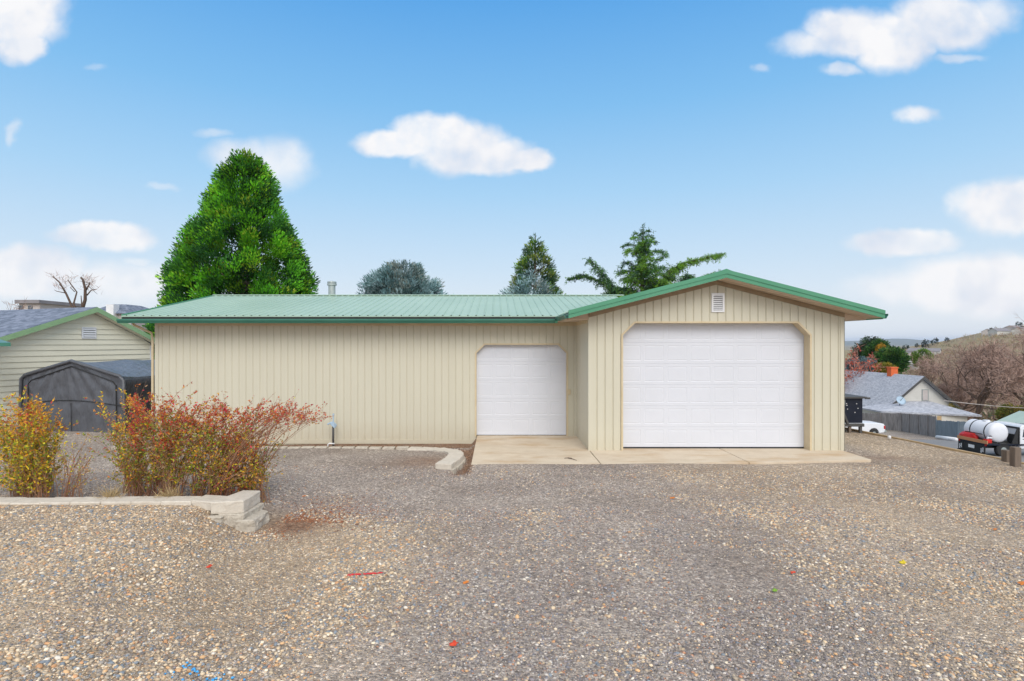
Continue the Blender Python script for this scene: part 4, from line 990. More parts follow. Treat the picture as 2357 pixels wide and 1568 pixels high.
# ------------------------------------------------------------------ right side: timber edge, posts
xe = lambda y: 11.68-.15*(y-12)
te = empty('timber_edging', (xe(14), 14, 0)); tag(te, 'pale timber boards edging the gravel drive above the lane', 'edging')
ys_ = [10.2,12.6,15.0,17.4,18.4]
for a, b in zip(ys_[:-1], ys_[1:]):
    mb = MB(); mb.hexa([(xe(a)-.06-xe(14),a+.01-14,-.16),(xe(a)+.03-xe(14),a+.01-14,-.16),(xe(b)+.03-xe(14),b-.01-14,-.16),(xe(b)-.06-xe(14),b-.01-14,-.16),(xe(a)-.06-xe(14),a+.01-14,.045),(xe(a)+.03-xe(14),a+.01-14,.045),(xe(b)+.03-xe(14),b-.01-14,.045),(xe(b)-.06-xe(14),b-.01-14,.045)])
    mb.build('board', 'timber', te, bevel=.008)
for (u, vtop, vb, wpx, lb) in ((2316,1036,1058,15,'shorter weathered wood post at the drive edge'),(2335,1029,1066,15,'taller weathered wood post with rusty patch at the drive edge')):
    d_ = 12.75 if u < 2320 else 12.3; p = PX(u, vb, d_); w = wpx*d_/F/2; mb = MB(); zt2 = H-(vtop-V0)*d_/F
    mb.box(-w, w, -w, w, -.35, zt2); o = mb.build('wood_post', 'wood', None, bevel=.012); o.location = (p.x+.02, d_, 0); tag(o, lb, 'post', 'wood posts at the drive edge')
mb = MB(); p = PX(2047, 1003, 15.6); mb.lathe([(.0,.09),(.035,.08),(.045,.05),(.04,.0),(.0,-.01)], (0,0,0), 10); o = mb.build('white_stone', 'white', smooth=True); o.location = (p.x, 15.6, .045); tag(o, 'small round white stone resting on the timber edge', 'stone')

# black steel dump box
bb = empty('dump_box', (10.1, 16.9, .0)); tag(bb, 'scratched black steel dump box on skids at the garage corner', 'dump box')
mb = MB(); mb.hexa([(-1.2,0,.25),(.30,0,.30),(.30,1.9,.30),(-1.2,1.9,.25),(-1.25,0,1.0),(.85,0,1.0),(.85,1.9,1.0),(-1.25,1.9,1.0)]); 
mb = MB(); mb.hexa([(-1.2,.05,.28),(.78,.05,.28),(.78,1.9,.28),(-1.2,1.9,.28),(-1.2,.05,1.02),(.78,.05,1.02),(.78,1.9,1.02),(-1.2,1.9,1.02)]); mb.build('body', 'blacksteel', bb, bevel=.01)
mb = MB(); mb.box(-1.3,.86,-.04,1.95,1.02,1.075); mb.tube([(.80,-.03,1.03),(.95,-.03,1.03)], .03, 8); mb.build('top_rim', 'darkmetal', bb, bevel=.008)
mb = MB(); mb.hexa([(.05,-.02,.95),(.11,-.02,.95),(.11,.04,.95),(.05,.04,.95),(.34,-.02,.25),(.40,-.02,.25),(.40,.04,.25),(.34,.04,.25)]); mb.v = [(x_-.05, y_, z_) for x_, y_, z_ in mb.v]; mb.build('slanted_brace', 'darkmetal', bb)
mb = MB(); mb.poly((.12,-.004+.05,.97),(.26,.046,.97),(.26,.046,.80)); 
mb.build('torn_patch', 'galv', bb)
for y_ in (0, 1.7): mb = MB(); mb.box(-1.2,.8,y_,y_+.08,.18,.27); mb.build('frame_rail', 'darkmetal', bb)
for x_ in (-.9, .38, .70): mb = MB(); mb.box(x_-.035, x_+.035, .0, .07, -.02, .2); mb.build('leg', 'wood' if x_ == .38 else 'darkmetal', bb)
for (x_, z_) in ((.30,.86),(.31,.81),(.33,.70),(.60,.86),(.64,.72),(.55,.60)): mb = MB(); mb.lathe([(0,-.006),(.014,-.002),(.014,.0)], (0,0,0), 8, Matrix.Rotation(R(90), 3, 'X')); o = mb.build('paint_chip', 'white', bb); o.location = (x_, .044, z_)

# fences
def fence(name, A, B, h, mat, label, post=2.4, bw=.14, pm_='fence1', dip=0):
    A = Vector(A); B = Vector(B); Lf = (B-A).length; r_ = empty(name, A, math.atan2(B.y-A.y, B.x-A.x)); tag(r_, label, 'fence', None)
    hl = Vector((B.x-A.x, B.y-A.y)).length; dz = B.z-A.z; rs = random.Random(int(A.x*10)); mb = MB(); n = int(hl/bw)
    for k in range(n):
        x0_ = k*hl/n+.006; x1_ = (k+1)*hl/n-.006; z_ = dz*(k+.5)/n; hh_ = h+rs.uniform(-.035,.035); y_ = rs.uniform(-.008,.008)
        mb.box(x0_, x1_, y_, y_+.02, z_-.25, z_+hh_)
    mb.build('boards', mat, r_)
    mb = MB()
    for hh_ in (.35, h-.3): mb.hexa([(0,.022,hh_),(hl,.022,dz+hh_),(hl,.06,dz+hh_),(0,.06,hh_),(0,.022,hh_+.08),(hl,.022,dz+hh_+.08),(hl,.06,dz+hh_+.08),(0,.06,hh_+.08)])
    mb.build('rail', mat, r_)
    k = 0
    while k*post <= hl+.1:
        x_ = min(k*post, hl); z_ = dz*x_/hl; mb = MB(); mb.box(x_-.05, x_+.05, -.06, -.012, z_-.3, z_+h+.04); mb.build('post', pm_, r_); k += 1
    return r_
def GP(u, d_): x_ = (u-U0)*d_/F; return (x_, d_, gz_(x_, d_))
fence('wood_fence', GP(1940, 66), GP(2074, 59), 1.85, 'fence1', 'weathered grey board fence, its far run behind the pickup')
fence('wood_fence', GP(2075, 58.6), GP(2155, 50), 1.85, 'fence1', 'dark streaked weathered board fence in front of the porch roof')
fence('wood_fence', GP(2156, 49.8), GP(2206, 47.5), 1.5, 'fence2', 'blue grey board fence stepping down beside the white curb', pm_='fence2')
fence('wood_fence', GP(2207, 47.4), GP(2480, 41), 1.5, 'fence2', 'long blue grey board fence behind the flatbed truck', pm_='fence2')
a_ = Vector(GP(2157, 48.2)); b_ = Vector(GP(2201, 45.5)); mb = MB(); mb.tube([a_+Vector((0,0,.15)), b_+Vector((0,0,.15))], .16, 8); tag(mb.build('curb_log', 'white', smooth=True), 'white painted log lying along the foot of the blue grey fence', 'log')

# vehicles ------------------------------------------------------------------
def wheel(parent, x, y, r=.36, w=.24):
    mb = MB(); Rx = Matrix.Rotation(R(90), 3, 'X'); mb.lathe([(0,-w/2),(r*.9,-w/2),(r,-w/2+.04),(r,w/2-.04),(r*.9,w/2),(0,w/2)], (0,0,0), 20, Rx)
    o = mb.build('wheel', 'black', parent, smooth=False); o.location = (x, y, r)
    mb = MB(); mb.lathe([(0,-w/2-.012),(r*.35,-w/2-.012),(r*.58,-w/2+.006),(r*.6,w/2-.006),(0,w/2+.012)], (0,0,0), 16, Rx); mb.build('rim', 'galv', o)
def side_shell(mb, outline, y0, y1, inset=.0):
    n = len(outline); i = len(mb.v)
    mb.v += [(x, y0, z) for x, z in outline]+[(x, y1, z) for x, z in outline]
    mb.f.append(tuple(range(i, i+n))); mb.f.append(tuple(range(i+n, i+2*n))[::-1])
    for k in range(n): mb.f.append((i+k, i+(k+1) % n, i+n+(k+1) % n, i+n+k))
def arch(cx, r, z0, n=7): return [(cx+r*math.cos(math.pi*(1-k/(n-1))), z0+r*math.sin(math.pi*(1-k/(n-1)))) for k in range(n)]
# pickup: rear to the right (+x)
p = GP(2012, 50); pk = empty('pickup_truck', (p[0], 50, p[2])); tag(pk, 'white pickup parked behind the black dump box, only its tail showing', 'pickup')
mb = MB(); o1 = [(-4.6,.35)]+arch(-3.7,.45,.35)+arch(.0,.45,.35)+[(.85,.42),(.98,.5),(.98,1.0),(.85,1.18),(-.3,1.25),(-1.4,1.25),(-1.6,1.28),(-3.1,1.25),(-4.4,1.1),(-4.75,.85),(-4.7,.35)]
side_shell(mb, o1, 0, 1.9); mb.build('body', 'carwhite', pk, bevel=.04)
mb = MB(); side_shell(mb, [(-3.2,1.25),(-2.6,1.8),(-1.7,1.82),(-1.45,1.25)], .12, 1.78); mb.build('cab', 'carwhite', pk, bevel=.05)
mb = MB(); side_shell(mb, [(-3.0,1.3),(-2.55,1.72),(-1.75,1.74),(-1.6,1.3)], .1, 1.8); mb.build('window', 'glass', pk)
for y_ in (-.012, 1.75): mb = MB(); mb.box(.84,.99,y_,y_+.16,.72,1.02); mb.build('tail_light', 'lamp', pk, bevel=.02)
mb = MB(); mb.box(.9,1.1,-.02,1.92,.42,.58); mb.build('bumper', 'galv', pk, bevel=.03)
for x_ in (-3.7, 0): wheel(pk, x_, .1); wheel(pk, x_, 1.8)
# flatbed
TD = 32.; p = PX(2274, 1022, TD); tzg = -3.78; tr = empty('flatbed_truck', (p.x, TD, tzg)); tag(tr, 'white cab truck with black flatbed and wooden tail board in the lane', 'truck')
bedz = p.z-tzg
mb = MB(); mb.box(0, 2.1, 0, 2.05, bedz-.10, bedz-.02); mb.box(-.02, 0.0, 0, 2.05, bedz-.22, bedz-.02); mb.build('bed', 'blacksteel', tr, bevel=.01)
mb = MB(); mb.box(-.06,-.021,-.02,2.07,bedz-.02,bedz+.16); mb.build('tail_board', 'plank', tr)
mb = MB(); mb.box(-.03,2.0,.1,.16,bedz-.02,bedz+.02); mb.box(-.05,.1,.3,1.75,bedz-.62,bedz-.12); mb.box(.1,2.0,.35,.5,bedz-.3,bedz-.1); mb.box(.1,2.0,1.55,1.7,bedz-.3,bedz-.1); mb.build('chassis', 'black', tr)
mb = MB(); mb.box(-.075,-.052,.85,1.25,bedz-.40,bedz-.22); mb.build('licence_plate', 'white', tr)
for y_ in (.12, 1.62): mb = MB(); mb.box(-.085,-.03,y_,y_+.34,bedz-.62,bedz-.15); o = mb.build('mud_flap', 'black', tr); mb = MB(); mb.box(-.09,-.086,y_+.08,y_+.14,bedz-.50,bedz-.25); mb.box(-.09,-.086,y_+.20,y_+.26,bedz-.56,bedz-.30); mb.box(-.09,-.086,y_+.10,y_+.24,bedz-.43,bedz-.38); mb.build('flap_emblem', 'white', o)
for y_ in (.06, 1.9): mb = MB(); mb.box(-.05,.02,y_,y_+.1,bedz-.14,bedz-.05); mb.build('tail_light', 'lamp', tr)
mb = MB(); mb.box(-.12,-.02,-.02,2.0,bedz-.72,bedz-.62); mb.build('bumper', 'blacksteel', tr)
mb = MB(); hb = 1.5
for y_ in (0, .95, 1.95): mb.box(1.72,1.80,y_,y_+.08,bedz-.02,bedz+hb*.58)
mb.box(1.72,1.80,0,2.05,bedz+hb*.55,bedz+hb*.62); mb.box(1.70,1.74,0,.7,bedz,bedz+.5); mb.hexa([(1.35,0,bedz),(1.72,0,bedz),(1.72,.04,bedz),(1.35,.04,bedz),(1.65,0,bedz+hb*.58),(1.76,0,bedz+hb*.58),(1.76,.04,bedz+hb*.58),(1.65,.04,bedz+hb*.58)]); mb.build('headache_rack', 'black', tr)
mb = MB(); o2 = [(1.86,.45)]+[(2.4,.45)]+[(3.3,.45)]+arch(4.2,.46,.45)+[(4.95,.45),(5.0,1.0),(4.8,1.15),(3.5,1.28),(3.2,1.35),(2.75,1.74),(2.0,1.78),(1.88,1.6)]
side_shell(mb, o2, .08, 1.95); mb.build('cab', 'carwhite', tr, bevel=.05)
mb = MB(); side_shell(mb, [(2.02,1.12),(2.08,1.55),(2.45,1.58),(2.5,1.12)], .065, 1.965); mb.build('window', 'glass', tr)
mb = MB(); side_shell(mb, [(2.58,1.12),(2.54,1.6),(2.72,1.6),(3.1,1.16)], .065, 1.965); mb.build('window', 'glass', tr)
mb = MB(); mb.box(2.02,3.1,.068,.09,.98,1.01); mb.build('side_trim', 'black', tr)
for x_ in (.9, 4.2): wheel(tr, x_, .12, .4); wheel(tr, x_, 1.9, .4)
# tank on the bed
tk = empty('water_tank', (p.x+.78, TD+.25, p.z)); tag(tk, 'white cylindrical plastic water tank strapped on the black flatbed', 'tank')
rt = .56; Ly = 1.65; ax = Matrix.Rotation(R(-90), 3, 'X')
pr = [(0,-.20)]+[(rt*math.sin(a), -.20*math.cos(a)) for a in np.linspace(.15, math.pi/2, 7)]+[(rt, Ly)]+[(rt*math.cos(a), Ly+.2*math.sin(a)) for a in np.linspace(.1, math.pi/2, 6)]
mb = MB(); mb.lathe(pr, (0,0,rt+.03), 32, ax); mb.build('shell', 'poly', tk, smooth=True)
for y_ in (.28, 1.25): mb = MB(); mb.lathe([(rt-.002,-.03),(rt+.012,-.03),(rt+.012,.03),(rt-.002,.03)], (0,y_,rt+.03), 32, ax); mb.build('strap', 'black', tk)
mb = MB(); mb.lathe([(0,.06),(.16,.05),(.17,-.02)], (0,.75,2*rt+.04), 16); mb.build('lid', 'poly', tk)
mb = MB(); mb.hexa([(-.62,0,-.0),(.62,0,0),(.62,1.6,0),(-.62,1.6,0),(-.52,0,.2),(.52,0,.2),(.52,1.6,.2),(-.52,1.6,.2)]); mb.v = [(x_,y_,z_*.6-.0) for x_,y_,z_ in mb.v]; mb.build('cradle', 'black', tk)
# red tarp bundle and pump gear on the bed
def blob(name, mat, loc, sc, seed, parent=None, flat=True):
    bm = bmesh.new(); bmesh.ops.create_icosphere(bm, subdivisions=3, radius=1)
    for v in bm.verts:
        n_ = noise.noise(v.co*1.8+Vector((seed,0,0)))*.25; v.co *= 1+n_
        if flat: v.co.z = max(v.co.z, -.25)
        v.co = Vector((v.co.x*sc[0], v.co.y*sc[1], v.co.z*sc[2]))
    me = bpy.data.meshes.new(name); bm.to_mesh(me); bm.free(); me.materials.append(MT[mat]); o = bpy.data.objects.new(name, me); COL.objects.link(o); o.location = loc; o.parent = parent
    me.polygons.foreach_set('use_smooth', [True]*len(me.polygons)); return o
tag(blob('tarp_bundle', 'red', (p.x+.20, TD+1.55, p.z+.10), (.26,.62,.36), 3), 'red tarp bundle on the tail of the flatbed truck', 'tarp')
pu = empty('pump', (p.x+.17, TD+.2, p.z)); tag(pu, 'small red and black engine pump by the tank on the flatbed', 'pump')
mb = MB(); mb.box(-.12,.16,-.1,.2,0,.22); mb.build('engine', 'red', pu, bevel=.03); mb = MB(); mb.tube([(0,.05,.22),(.05,.05,.32),(.2,.0,.30)], .06, 8); mb.build('muffler', 'poly', pu, smooth=True)
mb = MB(); mb.tube([(.05,-.05,.42),(.35,-.05,.40),(-.3,1.2,.50)], .025, 6); mb.tube([(.16,.1,.1),(.4,.05,.02),(.6,0,.1)], .03, 6); mb.build('hose', 'black', pu)

# neighbour house right, downhill
HD = 71.; hr = empty('grey_roof_house', (52.9, HD, gz_(52.9, HD))); tag(hr, 'downhill pale sided house with grey shingle gable roof and orange chimney', 'house'); hz0 = gz_(52.9, HD)
ap_z = -1.6-hz0; ev_z = -5.45-hz0; w = 4.5; sl_ = (ap_z-ev_z)/w; yb_ = 24
mb = MB(); z = -1.0; 
while z < ap_z-.3:
    z2 = z+.28; f_ = lambda zv: min(w-.35, (ap_z-.25-zv)/sl_)
    if f_(z) < .1: break
    mb.poly((-f_(z),-.03,z),(f_(z),-.03,z),(max(f_(z2),.0),0,z2),(-max(f_(z2),0),0,z2)); z = z2
mb.box(-w+.35, -w+.45, .01, yb_, -1, ev_z+.1); mb.box(w-.45, w-.35, .01, yb_, -1, ev_z+.1); mb.build('siding_wall', 'siding2', hr)
mb = MB()
for sg in (-1, 1):
    x_ = sg*(w+.35); ze = ap_z-sl_*(w+.35)
    mb.hexa([(0,-.5,ap_z-.1),(x_,-.5,ze-.1),(x_,yb_,ze-.1),(0,yb_,ap_z-.1),(0,-.5,ap_z+.1),(x_,-.5,ze+.1),(x_,yb_,ze+.1),(0,yb_,ap_z+.1)])
rf = mb.build('roof', 'sh_grey', hr)
mb = MB(); cy_ = 4.8; mb.box(-.45,.45,cy_,cy_+.8,ap_z-.4,ap_z+.85); mb.box(-.52,.52,cy_-.07,cy_+.87,ap_z+.85,ap_z+.98); ch = mb.build('chimney', 'orange', rf)
mb = MB()
for sg in (-1, 1):
    x_ = sg*(w+.37); ze = ap_z-sl_*(w+.37); mb.hexa([(0,-.56,ap_z-.28),(x_,-.56,ze-.28),(x_,-.51,ze-.28),(0,-.51,ap_z-.28),(0,-.56,ap_z+.06),(x_,-.56,ze+.06),(x_,-.51,ze+.06),(0,-.51,ap_z+.06)])
mb.build('rake_trim', 'darkmetal', hr)
wx = PX(2129,910,HD).x-52.9; wz = PX(2129,910,HD).z-hz0
mb = MB(); mb.box(wx-.42,wx+.42,-.06,-.035,wz-.7,wz+.75); mb.build('window', 'galv', hr); mb = MB(); mb.box(wx-.32,wx+.3,-.075,-.062,wz-.62,wz+.65); mb.build('window_blind', 'farwall', hr)
# porch / lean-to with hip roof
e0 = PX(2029,947,66.5); e1 = PX(2260,956,64.5); t0 = PX(2094,924,70.9); t1 = PX(2141,924,70.9); off = Vector((-52.9,-HD,-hz0)); e2 = Vector((e1.x+.9, 71, e1.z)); e3 = Vector((e0.x, 71, e0.z))
mb = MB(); V_ = [e0, e1, e2, e3]; T_ = [t0, t1, t1+Vector((0,.3,0)), t0+Vector((0,.3,0))]
V_ = [v+off for v in V_]; T_ = [v+off for v in T_]; mb.hexa(V_+T_); mb.hexa([v+Vector((0,0,-.18)) for v in V_]+[v+Vector((0,0,-.002)) for v in V_]); mb.build('porch_roof', 'sh_grey', hr)
mb = MB(); a_ = V_[0]; b_ = V_[1]; mb.box(a_.x+2.2, b_.x-.9, -5.6, -.1, -1.2, b_.z-.15)
for k in range(9): mb.box(a_.x+2.2, b_.x-.88, -5.62, -5.6, -1.0+k*.26, -1.0+k*.26+.03)
mb.build('porch_wall', 'siding2', hr)
mb = MB(); mb.box(b_.x-4.4, b_.x-3.9, -5.64, -5.63, b_.z-1.5, b_.z-.2); mb.build('porch_post', 'timber', hr)
# satellite dish
dpt_ = PX(2072, 925, 69.); sdish = empty('satellite_dish', tuple(dpt_)); tag(sdish, 'pale satellite dish on a bent mast at the porch roof edge', 'dish')
mb = MB(); mb.lathe([(0,0),(.3,.04),(.55,.16),(.56,.18),(.3,.07),(0,.03)], (0,0,.1), 18, Matrix.Rotation(R(60), 3, 'X')); mb.build('reflector', 'bluehead', sdish, smooth=True)
mb = MB(); mb.tube([(0,.1,-1.0),(0,.1,.1)], .04, 6); mb.tube([(0,0,.1),(.2,-.6,.9)], .03, 6); mb.build('mast', 'darkmetal', sdish)
# wire
a_ = PX(2170, 922, 66); b_ = PX(2480, 943, 66); mb = MB(); mb.tube([a_.lerp(b_, t)-Vector((0,0,.25*math.sin(math.pi*t))) for t in np.linspace(0,1,9)], .045, 5)
tag(mb.build('utility_wire', 'farwall', smooth=True), 'single pale utility wire strung from the grey roofed house', 'wire')
# pale green roof shed
q = PX(2395, 985, 58); g0 = gz_(q.x, 58)
simple_house('green_roof_shed', (q.x, 58, g0), 0, 4.6, 4, max(.5, PX(0,979,58).z-g0), PX(0,956,58).z-PX(0,979,58).z, 'shed corner with pale green gable roof at the right edge', 'siding2', 'palegreen')

# trees on the right
def gt(u, d_): x_ = (u-U0)*d_/F; return (x_, d_, gz_(x_, d_))
def rtree(u, d_, vt, vb_, wpx, cols, label, name, n=300, per=22, seed=0, squ=1, pts=None, cat='tree'):
    b = gt(u, d_); zt2 = H-(vt-V0)*d_/F-b[2]; zb = max(.4, H-(vb_-V0)*d_/F-b[2]); r = wpx*d_/F/2
    hgt = zt2-zb
    pf = pts or [(0,.45),(.2,.85),(.45,1),(.7,.85),(.88,.55),(1,.12)]
    prof = [(zb+t*hgt, max(.05, r*k-.15)) for t, k in pf]
    cl = r*.16+.15
    cr = crown(prof, n, per, cl, cl*.85, cl*.32, cols, .5, .35, seed=seed)
    return tree_obj(name, b, label, cat, cr, .15+r*.04, zt2*.9)
DG = [(.03,.09,.02),(.055,.14,.025),(.02,.055,.02),(.09,.17,.03)]
rtree(2005, 112, 781, 850, 62, [(.03,.06,.03),(.045,.085,.035),(.06,.09,.05)], 'dark evergreen behind the red leaved tree', 'evergreen_tree', 380, seed=21)
rtree(2022, 104, 786, 852, 52, DG, 'green round tree with a yellowing top beside the dark evergreen', 'round_tree', 380, seed=22)
rtree(2050, 98, 802, 858, 58, [(.04,.13,.02),(.07,.19,.03),(.025,.07,.02),(.12,.20,.04)], 'bright green round tree right of the yellow topped one', 'round_tree', 420, seed=23)
rtree(2028, 101.2, 793, 812, 18, [(.45,.25,.02),(.5,.3,.03)], 'small golden leaved tree top among the green trees', 'golden_tree', 60, seed=24)
rtree(1982, 90, 830, 862, 58, [(.11,.19,.20),(.17,.26,.28),(.07,.12,.13),(.2,.3,.31)], 'low blue spruce just beyond the downhill roof ridge', 'blue_spruce', 320, seed=25)
rtree(2032, 88, 840, 866, 46, [(.30,.26,.03),(.22,.22,.03),(.36,.24,.03)], 'olive yellow bush beyond the downhill roof', 'yellow_bush', 240, seed=26, cat='bush')
rtree(2123, 120, 806, 845, 38, [(.16,.26,.03),(.1,.2,.03),(.2,.3,.05)], 'small light green tree on the brushy slope', 'light_green_tree', 170, seed=27)
rtree(2330, 74, 935, 990, 50, [(.25,.27,.05),(.18,.22,.04),(.3,.22,.05)], 'yellow green bush below the big bare tree', 'yellow_bush', 160, seed=28, cat='bush')
rtree(2190, 70, 935, 990, 34, [(.28,.22,.05),(.2,.18,.05)], 'yellowing bush at the porch corner beside the bare trees', 'yellow_bush', 80, seed=29, cat='bush')
b = gt(1950, 84); bare('red_leaf_tree', b, 'pink limbed tree with red leaves at the garage corner', 'tree', 15.5, .95, 'pinktwig', 'pinktwig', 4, 11, twigs=7, r0=.22, leafc=[(.5,.10,.06),(.55,.2,.12),(.35,.08,.05)], leafn=1400, twl=.7, twr=.03)
BT = [(2245, 76, 16, 41, 'large bare tree with twisting limbs behind the right fence'), (2335, 82, 15.5, 43, 'tall bare tree at the right edge of the picture'),
      (2170, 104, 16, 44, 'pale brown bare tree behind the downhill gable'), (2290, 120, 20, 45, 'hazy bare tree up the slope behind the largest bare tree'), (2400, 62, 15, 46, 'bare tree just past the green roofed shed'), (2120, 112, 12, 47, 'small reddish bare tree beyond the orange chimney'), (2205, 90, 16, 49, 'bare tree leaning right beside the downhill gable'), (2360, 105, 19, 51, 'thick bare tree below the hilltop houses'), (2180, 82, 9.5, 61, 'low bare tree against the right slope of the grey roof'), (2150, 100, 10.5, 62, 'greyish bare tree above the gable peak'), (2305, 96, 14, 63, 'bare tree between the two tallest bare trees'), (2225, 112, 15, 64, 'faint bare tree higher on the brushy slope'), (2085, 95, 8, 53, 'low bare thicket tree left of the gable peak')]
for k, (u, d_, h_, sd, lb) in enumerate(BT):
    b = gt(u, d_); bare('bare_tree', b, lb, 'tree', h_, 1.12, 'barebark', 'twig', 6 if k < 4 else 5, sd, twigs=5 if k < 4 else 12, r0=.32 if k < 2 else .22, group='bare trees on the slope', twl=h_*.055, twr=.022)
# far houses and trees
FH = [(2300,380,764,9,4,'long low house on the hilltop skyline'),(2332,395,760,7,5,'tall dark house on the hilltop skyline'),(2350,370,762,10,4,'house at the right edge of the hilltop'),(2272,400,768,6,3,'small house at the left end of the hilltop row'),
      (2062,300,818,10,5,'pale house in the valley nearest the green trees'),(2084,330,812,11,5,'white roofed house in the valley'),(2098,290,826,11,5,'long white house low in the valley'),(2112,360,806,9,4,'grey house high in the valley'),(2145,340,806,8,4,'house on the slope above the light green tree'),(2340,200,800,10,5,'purple grey roofed house on the slope at right')]
for k, (u, d_, v, w_, h_, lb) in enumerate(FH):
    p = PX(u, v, d_); z0_ = gz_(p.x, d_); 
    simple_house('hill_house', (p.x, d_, z0_), R(90+k*17), h_+3, w_, 2.6, 1.7, lb+'', 'farwall' if k % 2 else 'siding2', 'farroof' if k != 6 else 'siding2', group=None)
for k, (u, d_, h_) in enumerate(((2060,420,4),(2084,400,5.5),(2131,410,6),(2152,420,5.5),(2180,430,3.5),(2286,390,5),(2345,410,5),(2110,430,3))):
    p = PX(u, 795, d_); z0_ = gz_(p.x, d_); cr = crown([(.5,h_*.25),(h_*.4,h_*.33),(h_*.8,h_*.2),(h_,.1)], 40, 14, h_*.12, h_*.12, h_*.06, [(.02,.035,.025),(.03,.05,.03)], .5, .3, seed=k)
    tree_obj('skyline_tree', (p.x, d_, z0_), ['tiny dark tree on the far skyline nearest the green round trees','small dark tree beside the skyline roof in the valley gap','wider dark tree in the middle of the far skyline','small dark tree just left of where the hill begins','lone tiny dark tree on the left foot of the hill','dark tree beside the small hilltop house','dark tree at the right end of the hilltop houses','small dark tree low behind the light green tree'][k], 'tree', cr, .15, h_*.9, group='tiny dark trees along the far skyline', limbs=0)
# brush scattered over the hillside
nb_ = 5200; by_ = 125+330*rng.random(nb_)**1.2; bs_ = .62+.55*rng.random(nb_); bx_ = bs_*by_
pat = np.array([noise.noise(Vector((a*.012, b*.02, 5))) for a, b in zip(bx_, by_)]); kp = (rng.random(nb_) < .25+1.6*pat) | ((by_ < 210) & (rng.random(nb_) < .8)); bx_, by_ = bx_[kp], by_[kp]
per = 16; bzz = hz(bx_, by_); sz_ = np.repeat(1.0+1.6*rng.random(len(bx_))*np.where(by_ < 220, 1.5, 1), per)
Cb = np.repeat(np.stack([bx_, by_, bzz], 1), per, 0)+rng.normal(size=(len(bx_)*per, 3))*np.array([.6,.6,.2])*sz_[:, None]; Db = rng.normal(size=Cb.shape)+np.array([0,0,.8])
Tb = np.repeat(palette(len(bx_), [(.36,.26,.19),(.44,.34,.26),(.22,.19,.11),(.16,.18,.09),(.40,.30,.16),(.3,.2,.15)], [3,3,1.5,1,2,2], .2), per, 0)
V, Fc, T_b = leaf_tris(Cb, Db, sz_*.9, sz_*.16, Tb); o = npmesh('brush', V, Fc, 'leaf', None, T_b); tag(o, 'dry brown brush scattered over the far hillside', 'brush', kind='stuff')
# distant ridges
MT['ridge'] = pm("far_ridge", (.17,.17,.13), (.22,.20,.14), .004, .95)
def ridge(name, d_, pts_, mat):
    xs_ = []; V = []; Fc = []; us = np.linspace(pts_[0][0], pts_[-1][0], 120); vs = np.interp(us, [a for a, b in pts_], [b for a, b in pts_])
    rows = [(0,0.), (.25,.6), (.5,1.), (.8,.6), (1.1,0)]
    for j, (dy, hh_) in enumerate(rows):
        for i, (u, v) in enumerate(zip(us, vs)):
            dd_ = d_*(1+dy*.3-.15); zt3 = H-(v-V0)*d_/F+d_*.0006*math.sin(i*.9+j); x_ = (u-U0)*d_/F
            V.append((x_, dd_, -40+(zt3+40)*hh_))
    n = len(us)
    for j in range(len(rows)-1):
        for i in range(n-1): Fc.append((j*n+i, j*n+i+1, (j+1)*n+i+1, (j+1)*n+i))
    o = npmesh(name, V, Fc, mat, smooth=True); tag(o, kind='structure')
ridge('hills', 6500, [(-900,770),(0,776),(400,782),(1700,786),(1900,785),(1960,784),(2010,784),(2050,780.5),(2080,780),(2110,784),(2150,788),(2250,788),(2500,782),(3000,775)], 'ridge')

# air
MT_H = bpy.data.materials.new("haze"); MT_H.use_nodes = True; nt = MT_H.node_tree; nt.nodes.clear()
pv = N('ShaderNodeVolumePrincipled'); ho = N('ShaderNodeOutputMaterial'); L(pv.outputs[0], ho.inputs['Volume']); pv.inputs['Color'].default_value = (.62,.78,1,1); pv.inputs['Density'].default_value = .00008
MT['haze'] = MT_H
mb = MB(); mb.box(-9600, 9600, -600, 9600, -45, 62); o = mb.build('haze', 'haze'); tag(o, 'thin blue air haze over the far ridge', 'haze', kind='stuff')
